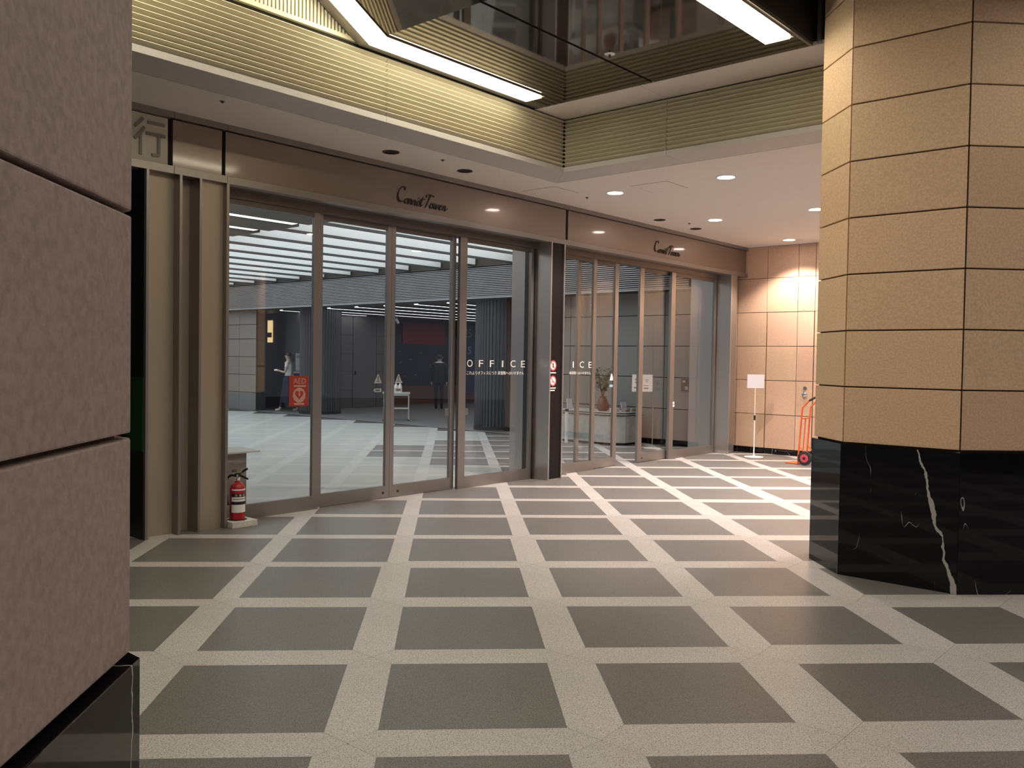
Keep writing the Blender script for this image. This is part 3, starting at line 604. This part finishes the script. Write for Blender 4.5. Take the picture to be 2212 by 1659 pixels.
MB().tube([b+Vector((0,0,.385))-dx*.012, b+Vector((0,0,.392))-dx*.06, b+Vector((0,0,.36))-dx*.105, b+Vector((0,0,.28))-dx*.115, b+Vector((0,0,.15))-dx*.10, b+Vector((0,0,.11))-dx*.085], .011, 10).build('hose', 'black', fe, smooth=True)
MB().tube([b+Vector((0,0,.12))-dx*.088, b+Vector((0,0,.07))-dx*.078], [.012, .017], 10).build('nozzle', 'white', fe)
MB().tube([b+Vector((.0,-.012,.43))+dx*.025, b+Vector((.0,-.018,.43))+dx*.025], .018, 16).build('safety_pin', 'wood', fe)

# ------------------------------------------------------------------ sign stand and hand truck by the tan wall
sp_ = F(11.2, -3.69, 0); t = thing('sign_stand', 'white sign board on a thin pole by the tan wall', 'sign stand', sp_)
MB().lathe([(.15, 0), (.15, .006), (.03, .018), (.012, .03)], 28, sp_).build('base', 'white', t)
MB().tube([sp_+Vector((0,0,.02)), sp_+Vector((0,0,.66))], .010, 10).build('pole', 'white', t); MB().tube([sp_+Vector((0,0,.62)), sp_+Vector((0,0,1.16))], .006, 10).build('upper_pole', 'white', t)
MB().tube([sp_+Vector((0,0,.60)), sp_+Vector((0,0,.68))], .016, 10).build('clamp', 'black', t)
q = Vector((math.cos(.10), math.sin(.10), 0)); pq = Vector((-math.sin(.10), math.cos(.10), 0))
MB().hexa([sp_+q*a+pq*c+Vector((0,0,z)) for z in (1.125, 1.345) for a, c in ((-.145,-.012),(.145,-.012),(.145,.0),(-.145,.0))]).build('board', 'white_board', t); MB().hexa([sp_+q*a+pq*c+Vector((0,0,z)) for z in (1.27, 1.33) for a, c in ((.145,-.01),(.155,-.01),(.155,.0),(.145,.0))]).build('tab', 'poster_pale', t)
hc = F(10.86, -2.73, 0)+Vector((.045, -.018, 0)); t = thing('hand_truck', 'orange hand truck with black tyres by the tan wall', 'hand truck', hc)
fx = Vector((-.72, .694, 0)).normalized(); wd = Vector((.72, .694, 0)).normalized(); up = Vector((.04, -.02, 1)).normalized()
def H(f_, w_, z_): return hc+fx*f_+wd*w_+up*z_
for s_ in (-.15, .15):
    MB().tube([H(.06, s_, .02), H(.055, s_, .30), H(.05, s_, .86), H(-.04, s_, .97), H(-.10, s_, 1.01)], .013, 10).build('rail', 'orange', t, smooth=True)
    MB().tube([H(-.05, s_, .975), H(-.13, s_, 1.025), H(-.17, s_, 1.035)], .016, 10).build('grip', 'rubber', t, smooth=True)
    MB().tube([H(.055, s_, .28), H(-.09, s_, .12)], .010, 8).build('brace', 'orange', t)
    wc = H(-.06, s_*1.27, .105); wc.z = .105; ax = wd
    ty_ = MB().tube([wc-ax*.022, wc-ax*.018, wc+ax*.018, wc+ax*.022], [.086, .105, .105, .086], 28).build('tyre', 'rubber', t, smooth=True)
    MB().tube([wc-ax*.026, wc+ax*.026], .062, 24).build('wheel_hub', 'sign_red', ty_); MB().tube([wc-ax*.03, wc+ax*.03], .022, 14).build('hub_cap', 'black', ty_)
MB().tube([H(.055, 0, .05), H(.052, 0, .70)], .010, 8).build('middle_bar', 'orange', t)
for z in (.06, .70): MB().tube([H(.053, -.15, z), H(.053, .15, z)], .010, 8).build('crossbar', 'orange', t)
a = H(-.06, -.17, .105); b_ = H(-.06, .17, .105); a.z = b_.z = .105; MB().tube([a, b_], .010, 8).build('axle', 'black', t)
pl = [H(.06, -.16, 0), H(.27, -.12, 0), H(.27, .12, 0), H(.06, .16, 0)]
MB().prism([p.xy.to_3d()+Vector((0,0,.004)) for p in pl], [p.xy.to_3d()+Vector((0,0,.014)) for p in pl]).build('toe_plate', 'orange', t)

# ================================================================== inside the building
# hall ceiling: luminous panels between beams, dark lamp bays on the near side
hc_ = MB().fb(-8, 11.4, -24, -4.74, 4.05, 4.1).build('ceiling_hall', 'beam_dark'); tag(hc_, 'hall ceiling of luminous panels between dark beams', 'ceiling', kind='structure')
UB = 5.70; nb = [-10.13-1.043*k for k in range(-4, 12)]
for i, n in enumerate(nb):
    MB().fb(UB, 11.29, n-.03, n+.03, 3.52, 4.0).build('ceiling_baffle', 'baffle_white', hc_); MB().fb(UB, 11.29, n-.035, n+.035, 3.482, 3.52).build('baffle_edge', 'beam_dark', hc_)
    MB().fb(11.27, 11.31, n-.04, n+.04, 3.49, 4.0).build('baffle_end', 'beam_dark', hc_)
    if i < len(nb)-1: MB().fb(UB, 11.31, n-1.01, n-.03, 4.0, 4.03).build('luminous_panel', 'inner_ceiling', hc_)
for i, n in enumerate(nb[:-1]):
    MB().fb(-8, UB, n-1.02, n-.42, 3.475, 3.70).build('dark_bay', 'lobby_ceiling', hc_); MB().fb(-8, UB, n-.18, n+.02, 3.475, 3.70).build('dark_bay', 'lobby_ceiling', hc_)
    MB().fb(-8, UB, n-.42, n-.18, 3.60, 3.70).build('lamp_recess', 'beam_dark', hc_)
    t = thing('hall_lamp', 'linear lamp in the dark ceiling bays of the hall', 'lamp', F(2, n-.3, 3.48), 'linear lamps of the hall')
    MB().fb(-3, UB-.15, n-.385, n-.215, 3.482, 3.50).build('diffuser', 'inner_strip', t); MB().fb(-3.01, UB-.14, n-.40, n-.385, 3.478, 3.53).build('frame', 'beam_dark', t); MB().fb(-3.01, UB-.14, n-.215, n-.20, 3.478, 3.53).build('frame', 'beam_dark', t)
# louvred beam over the fluted columns
lb = MB().fb(11.32, 11.9, -24, -5.02, 2.815, 4.03).build('wall_beam', 'louver_back'); tag(lb, 'long louvred beam over the fluted columns', 'wall', kind='structure')
sl = MB()
for k in range(17): sl.fb(11.30, 11.322, -24, -5.02, 2.84+k*.0375, 2.84+k*.0375+.018)
tag(sl.build('beam_slats', 'louver_grey', lb), kind='stuff'); MB().fb(11.28, 11.33, -24, -4.95, 2.805, 2.83).build('beam_edge', 'louver_grey', lb); MB().fb(11.27, 11.33, -24, -4.95, 3.478, 3.50).build('beam_edge', 'beam_dark', lb)
def fluted(u, n, label):
    p = F(u, n, 0); t = thing('fluted_column', label, 'column', p, 'fluted columns of the hall'); K = 44; prof = []
    for k in range(K*4):
        q = 2*math.pi*k/(K*4); rr = .55 - (.034 if k % 4 in (2, 3) else 0); prof.append((rr*math.cos(q), rr*math.sin(q)))
    MB().prism([p+Vector((x, y, .08)) for x, y in prof], [p+Vector((x, y, 2.81)) for x, y in prof]).build('shaft', 'column_metal', t)
    MB().lathe([(.56, 0), (.56, .08)], 48, p).build('base', 'dark_metal', t)
fluted(12.05, -10.05, 'grey fluted column behind the OFFICE lettering'); fluted(12.25, -16.75, 'grey fluted column behind the red AED poster')
# end wall of the hall seen through the right-hand doors
nn = [-8.55+.545*k for k in range(8)]; wh = panel_wall('wall_hall', 'grey stone panel wall behind the reception desk', UW+.05, nn, zed, 'inner_tile', 'inner_core', gap=.014)
MB().fb(UW+.025, UW+.05, -8.55, -4.74, 0, .092).build('base_slab', 'marble', wh)
MB().fb(11.5, 12.2, -4.95, -4.60, 0, 3.5).build('return_block', 'inner_core', wh)
# far left wall and passage
ne = [-22.6+.62*k for k in range(7)]; wf = panel_wall('wall_far', 'grey stone panel wall left of the passage', 11.5, ne[:-1]+[-18.66], [0, .5, 1.0, 1.5, 2.0, 2.4, 2.81], 'inner_tile', 'inner_core', gap=.016)
# lobby beyond the columns
lc = MB().fb(11.9, 26, -26, -4.95, 2.82, 2.95).build('ceiling_lobby', 'lobby_ceiling'); tag(lc, 'dark lobby ceiling with rows of linear lamps', 'ceiling', kind='structure')
for i, n in enumerate((-11.55, -12.65, -13.75, -14.87, -16.0, -17.15, -18.15)):
    t = thing('lobby_lamp', 'long linear lamp of the lobby ceiling', 'lamp', F(16, n, 2.80), 'linear lamps of the lobby'); e_ = 15.0 if i == 6 else 22
    MB().fb(11.95, e_, n-.075, n+.075, 2.795, 2.81).build('diffuser', 'inner_strip', t); MB().fb(11.94, e_+.01, n-.09, n-.075, 2.79, 2.82).build('frame', 'beam_dark', t); MB().fb(11.94, e_+.01, n+.075, n+.09, 2.79, 2.82).build('frame', 'beam_dark', t)
bw = MB().fb(13.0, 16.2, -18.9, -18.38, 0, 2.82).build('wall_lobby', 'inner_core'); tag(bw, 'dark stone wall of the lobby beside the fluted column', 'wall', kind='structure')
us = [13.0, 13.7, 14.62, 15.55, 16.2]
for a, b in zip(us, us[1:]):
    for c, d in ((0, .55), (.55, 1.1), (1.1, 1.65), (1.65, 2.2), (2.2, 2.82)):
        if 14.6 < a < 15: continue
        MB().fb(a+.008, b-.008, -18.38, -18.35, c+.006, d-.006).build('wall_panel', 'inner_dark_tile', bw)
t = thing('door_6', 'dark flush door in the lobby wall with a small handle', 'door', F(15.08, -18.37, 0), kind='structure')
MB().fb(14.635, 15.535, -18.379, -18.35, .01, 2.80).build('slab', 'inner_dark_tile', t); MB().fb(14.70, 14.74, -18.35, -18.32, 1.0, 1.12).build('handle', 'black', t)
be = MB().fb(16.2, 26, -19.6, -19.25, 0, 2.82).build('wall_end', 'inner_core'); tag(be, 'dark end wall of the lobby', 'wall', kind='structure')
MB().fb(16.2, 16.9, -19.25, -19.22, 0, 2.82).build('pale_panel', 'inner_tile', be); MB().fb(16.9, 22, -19.25, -19.22, 0, .62).build('base_panel', 'pot', be)
t = thing('black_screen', 'large black glossy screen on the lobby end wall', 'screen', F(18.4, -19.24, .62)); MB().fb(16.92, 20.2, -19.25, -19.20, .62, 2.3).build('panel', 'screen_black', t)
for k in range(14):
    a, c = 17.1+random.random()*2.6, .8+random.random()*1.1; MB().fb(a, a+.03+.1*random.random(), -19.20, -19.198, c, c+.012).build('small_text', 'sticker', t)
t = thing('red_reflection', 'dark red banner above the black screen', 'reflection', F(18.3, -19.19, 2.05)); MB().fb(17.35, 19.3, -19.197, -19.17, 2.02, 2.72).build('reflection_sheet', 'screen_red', t); MB().fb(17.3, 19.35, -19.19, -19.16, 2.72, 2.75).build('reflection_edge', 'beam_dark', t)  # solid red sheet put in for a reflection in the black glass
t = thing('floor_guide', 'dark blue floor guide board numbered 25 and 15', 'sign', F(20.5, -19.2, .3)); MB().fb(20.25, 21.2, -19.25, -19.18, .3, 2.75).build('board', 'blue_panel', t)
ftext(MB(), '25', 20.3, 2.32, .36, .3, -19.18, .004).build('number', 'sticker', t); ftext(MB(), '15', 20.32, 1.72, .32, .27, -19.18, .004).build('number', 'bluegrey', t)
pv = MB().fb(13.2, 13.3, -24, -18.38, 0, 2.82); pv.fb(12.6, 13.0, -18.9, -17.3, 0, 2.82); pv_o = pv.build('wall_passage', 'inner_dark_tile'); tag(pv_o, 'dark wall of the side passage', 'wall', kind='structure')
t = thing('lit_shop_sign', 'small warm lit sign deep in the side passage', 'sign', F(13.19, -20.55, 1.9)); MB().fb(13.17, 13.2, -20.68, -20.44, 1.95, 2.62).build('panel', 'warm_sign', t); MB().fb(13.16, 13.18, -20.67, -20.45, 2.1, 2.25).build('stripe', 'orange', t)
for nm, n0, n1, z0, z1, l in (('wall_poster', -18.35, -17.92, 1.12, 1.62, 'pale grey poster on the passage wall above the framed one'), ('framed_poster', -18.5, -18.0, .55, 1.10, 'framed poster with a dark picture near the walking person')):
    t = thing(nm, l, 'poster', F(12.59, (n0+n1)/2, z0)); MB().fb(12.575, 12.6, n0, n1, z0, z1).build('sheet', 'sticker', t); MB().fb(12.57, 12.576, n0+.06, n1-.06, z0+.16 if nm[0] == 'f' else z0+.36, z1-.05).build('picture', 'blue_panel' if nm[0] == 'f' else 'inner_tile', t)
t = thing('spot_lamp', 'small white spot lamp under the lobby ceiling', 'lamp', F(15.7, -17.6, 2.8)); MB().tube([F(15.7, -17.6, 2.82), F(15.7, -17.6, 2.70)], .015, 8).build('stem', 'white', t); MB().tube([F(15.62, -17.55, 2.72), F(15.8, -17.66, 2.62)], .045, 14).build('head', 'white', t)

# reception desk, plant and small things
dk = thing('reception_desk', 'low pale reception desk with a black and white striped top', 'desk', F(11.35, -6.9, 0))
fp = [(11.72, -7.7), (10.98, -7.7), (10.98, -6.42), (11.18, -6.18), (11.72, -6.18)]
def dprism(z0, z1, g): 
    cu, cn = 11.4, -6.9; q = [(cu+(a-cu)*(1+g), cn+(b-cn)*(1+g)) for a, b in fp]
    return MB().prism([F(a, b, z0) for a, b in q], [F(a, b, z1) for a, b in q])
dprism(.04, .53, 0).build('body', 'desk', dk); dprism(0, .04, -.04).build('plinth', 'dark_metal', dk)
for i, (z0, z1, m) in enumerate(((.53, .548, 'desk_black'), (.548, .566, 'desk'), (.566, .584, 'desk_black'), (.584, .60, 'desk'))): dprism(z0, z1, .03).build('top_band', m, dk)
p0 = F(11.22, -6.72, .60); t = thing('potted_plant', 'brown pot with leafy branches on the reception desk', 'plant', p0)
MB().lathe([(.07, 0), (.105, .03), (.12, .10), (.085, .2), (.06, .25), (.07, .27)], 24, p0).build('pot', 'pot', t, smooth=True)
random.seed(11)
for k in range(9):
    an = random.random()*6.28; ln = .30+.22*random.random(); tip = p0+Vector((math.cos(an)*.13, math.sin(an)*.13, .26+ln)); a = p0+Vector((0,0,.22)); md = (a+tip)/2+Vector((0,0,.05))
    br_ = MB().tube([a, md, tip], [.006, .005, .003], 6).build('branch', 'pot', t)
    for j in range(10):
        f_ = .3+.7*j/9; c = a.lerp(tip, f_)+Vector((0,0,.03)); q = random.random()*6.28; d_ = Vector((math.cos(q), math.sin(q), .5)).normalized(); sd = d_.cross(Vector((0,0,1))).normalized(); ln2 = .09+.05*random.random()
        ctr = c+d_*ln2*.5; up_ = d_.cross(sd)*.008
        MB().add([c, ctr+sd*.03+up_, c+d_*ln2, ctr-sd*.03+up_, ctr+Vector((0,0,-.004))], [(0,1,4),(1,2,4),(2,3,4),(3,0,4),(0,3,2,1)]).build('leaf', 'leaf', br_)
def card(u, n, wu, h, m, l, nm='desk_card', z=.60, lean=.03):
    A = [F(u-wu/2, n, z), F(u+wu/2, n, z), F(u+wu/2, n-.012, z), F(u-wu/2, n-.012, z)]; B = [p+Vector((0,0,h))-F(0, lean, 0) for p in A]
    t = thing(nm, l, 'card', F(u, n, z)); MB().prism(A, B).build('sheet', m, t); MB().fb(u-wu*.45, u+wu*.45, n-.05, n-.012, z, z+.01).build('foot', m, t)
card(11.15, -7.42, .16, .2, 'paper', 'white upright card on the desk left of the plant'); card(11.5, -6.42, .17, .17, 'paper', 'white upright card at the desk end by the paper notice')
t = thing('white_box', 'small white box at the front of the desk top', 'box', F(11.12, -6.36, .60)); MB().fb(11.05, 11.22, -6.44, -6.34, .60, .66).build('body', 'white', t); MB().fb(11.045, 11.225, -6.445, -6.335, .66, .668).build('lid', 'paper', t)
for u, l in ((11.34, 'tan carton on the desk beside the white box'), (11.56, 'tan carton on the desk at the far end')):
    t = thing('carton', l, 'box', F(u, -6.3, .60), 'tan cartons on the desk'); MB().fb(u-.07, u+.07, -6.34, -6.25, .60, .65).build('body', 'tan_box', t); MB().fb(u-.01, u+.01, -6.341, -6.249, .649, .652).build('tape', 'paper', t)
p0 = F(10.75, -7.2, 0); t = thing('reflection_post', 'slim white post with black cap, put in for a reflection before the desk', 'post', p0); MB().tube([p0, p0+Vector((0,0,.58))], .03, 12).build('pole', 'white', t); MB().tube([p0+Vector((0,0,.58)), p0+Vector((0,0,.63))], .032, 12).build('cap', 'black', t)  # solid post modelled in place of a white bar reflected in the glass
# notice stand and the paper notice
p0 = F(11.1, -5.56, 0); t = thing('notice_stand', 'thin pole stand holding a white notice behind the glass doors', 'sign stand', p0)
MB().lathe([(.15, 0), (.15, .008), (.02, .02)], 24, p0).build('base', 'offwhite', t); MB().tube([p0+Vector((0,0,.01)), p0+Vector((0,0,1.02))], .008, 8).build('pole', 'steel', t)
q = Vector((.98, .17, 0)).normalized(); pq = Vector((-q.y, q.x, 0)); c0 = p0-q*.21
nb_ = MB().hexa([c0+q*a+pq*c+Vector((0,0,z)) for z in (1.0, 1.30) for a, c in ((-.19,-.01),(.19,-.01),(.19,.0),(-.19,.0))]).build('board', 'paper', t)
for i, (a, z, w_, h_) in enumerate(((-.12, 1.2, .03, .025), (-.07, 1.2, .03, .025), (-.12, 1.15, .03, .025), (-.07, 1.15, .03, .025), (-.12, 1.06, .08, .02), (.08, 1.2, .06, .012), (.08, 1.17, .04, .012), (.07, 1.1, .09, .012), (.07, 1.05, .09, .02))):
    MB().hexa([c0+q*(a+k)+pq*c+Vector((0,0,zz)) for zz in (z, z+h_) for k, c in ((-w_/2,-.012),(w_/2,-.012),(w_/2,-.009),(-w_/2,-.009))]).build('print', 'paper_mark', nb_)
t = thing('call_panel', 'dark wall panel with small pale marks by the end post', 'panel', F(UW+.02, -5.34, 1.0)); MB().fb(UW+.015, UW+.032, -5.45, -5.24, 1.0, 1.23).build('plate', 'inner_core', t)
MB().fb(UW+.012, UW+.016, -5.42, -5.36, 1.16, 1.20).build('mark', 'sticker', t); MB().fb(UW+.012, UW+.016, -5.37, -5.31, 1.03, 1.09).build('mark', 'sticker', t)
t = thing('door_sticker', 'small white label on the stile of the open leaf', 'sticker', F(9.925, -4.449, .82)); MB().fb(9.895, 9.945, -4.4495, -4.448, .82, .90).build('sheet', 'paper', t); MB().fb(9.905, 9.935, -4.448, -4.447, .85, .87).build('print', 'paper_mark', t)
# small stand just inside, behind the extinguisher
p0 = F(2.42, -4.86, 0); t = thing('display_stand', 'small stand with a tilted white top inside the glass', 'stand', p0)
MB().fb(2.26, 2.52, -4.98, -4.76, .015, .585).build('body', 'bronze_panel', t); A = [F(2.18, -5.0, .60), F(2.62, -5.0, .60), F(2.62, -4.68, .585), F(2.18, -4.68, .585)]
MB().prism(A, [p+Vector((0,0,.014)) for p in A]).build('top', 'white', t); MB().fb(2.24, 2.54, -5.0, -4.74, 0, .015).build('foot', 'dark_metal', t); MB().fb(2.36, 2.42, -4.76, -4.757, .40, .43).build('emblem', 'dark_metal', t)
# side table with bottles
p0 = F(12.16, -13.42, 0); t = thing('side_table', 'pale side table with a lower shelf in the hall', 'table', p0)
tx = Vector((1, .08, 0)).normalized(); ty = Vector((-.08, 1, 0)).normalized()
def TB(mb, a0, a1, b0, b1, z0, z1): return mb.hexa([p0+tx*a+ty*b+Vector((0,0,z)) for z in (z0, z1) for a, b in ((a0,b0),(a1,b0),(a1,b1),(a0,b1))])
TB(MB(), -.42, .24, -.2, .2, .66, .69).build('top', 'offwhite', t); TB(MB(), -.40, .22, -.18, .18, .29, .31).build('shelf', 'offwhite', t); TB(MB(), -.40, .22, -.18, .18, .615, .66).build('apron', 'offwhite', t)
for a in (-.40, .20):
    for b in (-.18, .16): TB(MB(), a, a+.022, b, b+.022, .03, .66).build('leg', 'offwhite', t); MB().lathe([(.02, 0), (.02, .03)], 10, p0+tx*(a+.011)+ty*(b+.011)).build('caster', 'black', t)
for a, l in ((-.10, 'white pump bottle on the side table, left of its twin'), (.0, 'white pump bottle on the side table, with its nozzle raised')):
    c = p0+tx*a+Vector((0,0,.69)); t = thing('pump_bottle', l, 'bottle', c, 'white bottles on the side table')
    MB().lathe([(.046, 0), (.048, .01), (.048, .15), (.03, .19), (.014, .205), (.014, .225)], 20, c).build('body', 'white', t, smooth=True); MB().tube([c+Vector((0,0,.22)), c+Vector((0,0,.25))], .008, 8).build('stem', 'white', t); MB().tube([c+Vector((-.01,0,.255)), c+Vector((.05,0,.25))], .010, 8).build('pump', 'white', t)

# ------------------------------------------------------------------ people in the hall
def skin_mesh(name, verts, edges, radii, mats, pick, parent, root=0):
    me = bpy.data.meshes.new(name); L = parent.location if parent else Vector()
    me.from_pydata([Vector(v) for v in verts], edges, []); o = bpy.data.objects.new(name, me); C.objects.link(o)
    md = o.modifiers.new('s', 'SKIN'); md.use_smooth_shade = True
    for i, sv in enumerate(me.skin_vertices[0].data):
        r = radii[i]; sv.radius = (r, r) if not isinstance(r, tuple) else r; sv.use_root = (i == root)
    sd = o.modifiers.new('d', 'SUBSURF'); sd.levels = 2; sd.render_levels = 2
    dg = bpy.context.evaluated_depsgraph_get(); dg.update(); m2 = bpy.data.meshes.new_from_object(o.evaluated_get(dg))
    bpy.data.objects.remove(o)
    for m in mats: m2.materials.append(MATS[m])
    for p in m2.polygons: p.material_index = pick(p.center); p.use_smooth = True
    o = bpy.data.objects.new(name, m2); C.objects.link(o); o.parent = parent; return o
def person(label, loc, ang, stride, kind):
    """local frame: x forward, y left; 1.62 m tall"""
    t = thing('person', label, 'person', loc); t.rotation_euler = (0, 0, ang)
    V = [(0,0,.90), (.0,0,1.05), (.005,0,1.22), (.0,0,1.36), (.01,0,1.43), (.03,0,1.50), (.03,0,1.58)]; R = [.125, .105, .12, .10, .045, .075, .08]; E = [(0,1),(1,2),(2,3),(3,4),(4,5),(5,6)]
    if kind == 'man': R = [.135, .13, .145, .125, .052, .078, .08]
    def chain(root, pts, rs):
        p = root
        for q, r in zip(pts, rs): V.append(q); R.append(r); E.append((p, len(V)-1)); p = len(V)-1
    for s in (-1, 1):
        fw = stride*s; bk = stride > .05
        chain(0, [(.0, s*.085, .84), (fw*.45, s*.09, .50), (fw*.85-.02, s*.085, .10), (fw*.85, s*.085, .045), (fw*.85+.13, s*.09, .03)], [.09, .062, .042, .042, .034])
        sw = -fw*.6
        if kind == 'girl':
            if s > 0: hand = [(.0, s*.17, 1.33), (.03, s*.20, 1.08), (.20, s*.15, 1.12), (.26, s*.13, 1.14)]
            else: hand = [(.0, s*.17, 1.33), (-.04, s*.20, 1.07), (.05, s*.20, .86), (.06, s*.20, .80)]
            chain(3, hand, [.05, .036, .027, .030])
            p = hand[-1]; d = 1 if s > 0 else 0
        else:
            hand = [(.0, s*.19, 1.34), (-.01, s*.235, 1.07), (.06, s*.23, .84), (.07, s*.225, .79)]; chain(3, hand, [.062, .05, .038, .032]); p = hand[-1]; d = 0
        wi = len(V)-1
        for k, (a, ln) in enumerate(((-.024, .07), (-.008, .085), (.008, .08), (.023, .065))):
            if d: chain(wi, [(p[0]+.04, p[1]+a, p[2]+.005), (p[0]+.04+ln*.6, p[1]+a*1.1, p[2]-.01)], [.010, .008])
            else: chain(wi, [(p[0]+a, p[1], p[2]-.045), (p[0]+a+.008, p[1]-.01*s, p[2]-.045-ln*.6)], [.010, .008])
        chain(wi, [(p[0]+.03, p[1]-.012*s, p[2]-.02), (p[0]+.045, p[1]-.02*s, p[2]-.045)], [.011, .009])
    if kind == 'girl': pick = lambda c: 0 if (c.z > 1.385 or (abs(c.y) > .168 and c.z < 1.24 and c.z > .7) or (c.x > .12 and c.z > 1.0) or (.05 < c.z < .12)) else 1 if c.z > .98 else 2 if c.z > .12 else 3
    else: pick = lambda c: 0 if (c.z > 1.44 or (abs(c.y) > .17 and c.z < .825)) else 4 if c.z > 1.41 else 1 if c.z > .84 else 2 if c.z > .075 else 3
    mats = ['skin', 'shirt', 'navy', 'shoe_white'] if kind == 'girl' else ['skin', 'suit', 'suit', 'shoe', 'shirt']
    skin_mesh('body', V, E, R, mats, pick, t)
    def part(mb, nm, m, sm=True):
        o = mb.build(nm, m, None, smooth=sm, origin=(0,0,0)); o.parent = t; return o
    hd = MB(); cx = .025
    for i in range(9):
        ph = math.radians(-20+110*i/8); zz = 1.565+.098*math.sin(ph); rr = .094*math.cos(ph)
        for k in range(18):
            q = 2*math.pi*k/18; x = cx-.012+rr*math.cos(q)*1.08; y = rr*math.sin(q)*.92
            if math.cos(q) > .35 and zz < 1.60: x = cx-.012+.6*rr*math.cos(q)
            hd.v.append(Vector((x, y, zz)))
    for i in range(8):
        for k in range(18): hd.f.append((i*18+k, i*18+(k+1) % 18, (i+1)*18+(k+1) % 18, (i+1)*18+k))
    hd.f.append(tuple(range(18))); hd.f.append(tuple(range(8*18, 9*18))); part(hd, 'hair', 'hair')
    if kind == 'girl':
        part(MB().tube([(-.06, 0, 1.56), (-.115, 0, 1.52), (-.125, 0, 1.42), (-.11, 0, 1.33)], [.035, .042, .035, .012], 10), 'ponytail', 'hair')
        sk = []; K = 20
        for z, rx, ry in ((.99, .125, .135), (.88, .15, .155), (.55, .185, .165), (.24, .215, .17)): sk.append([(rx*math.cos(2*math.pi*k/K), ry*math.sin(2*math.pi*k/K), z) for k in range(K)])
        mb = MB()
        for a, b in zip(sk, sk[1:]): mb.prism(a, b)
        part(mb, 'wide_trousers', 'navy')
        part(MB().box(.27, .36, .11, .16, 1.12, 1.17), 'phone', 'paper', False)
    else:
        jk = []; K = 20
        for z, rx, ry in ((.80, .135, .195), (.95, .135, .19), (1.12, .135, .19), (1.30, .125, .205), (1.38, .085, .16), (1.425, .06, .075)): jk.append([(rx*math.cos(2*math.pi*k/K), ry*math.sin(2*math.pi*k/K), z) for k in range(K)])
        mb = MB()
        for a, b in zip(jk, jk[1:]): mb.prism(a, b)
        part(mb, 'jacket', 'suit'); part(MB().lathe([(.056, 1.42), (.054, 1.452)], 20), 'collar', 'shirt')
    for s in (-1, 1): part(MB().tube([(.02, s*.076, 1.53), (.02, s*.088, 1.545), (.015, s*.09, 1.57)], [.008, .012, .008], 8), 'ear', 'skin')
    if kind == 'girl':
        part(MB().tube([(.105, 0, 1.545), (.122, 0, 1.525), (.105, 0, 1.518)], [.006, .011, .005], 8), 'nose', 'skin'); part(MB().tube([(.103, -.02, 1.492), (.108, 0, 1.492), (.103, .02, 1.492)], .005, 6), 'mouth', 'poster_red')
        for s in (-1, 1): part(MB().tube([(.098, s*.033, 1.552), (.103, s*.033, 1.552)], .009, 8), 'eye', 'hair')
    return t
person('person with dark tied hair, white top and wide navy trousers walking', F(12.12, -18.02, 0), math.pi-.15, .26, 'girl')
person('person in a dark suit with white collar standing, seen from behind', F(16.35, -16.38, 0), math.pi/2-.05, .03, 'man')
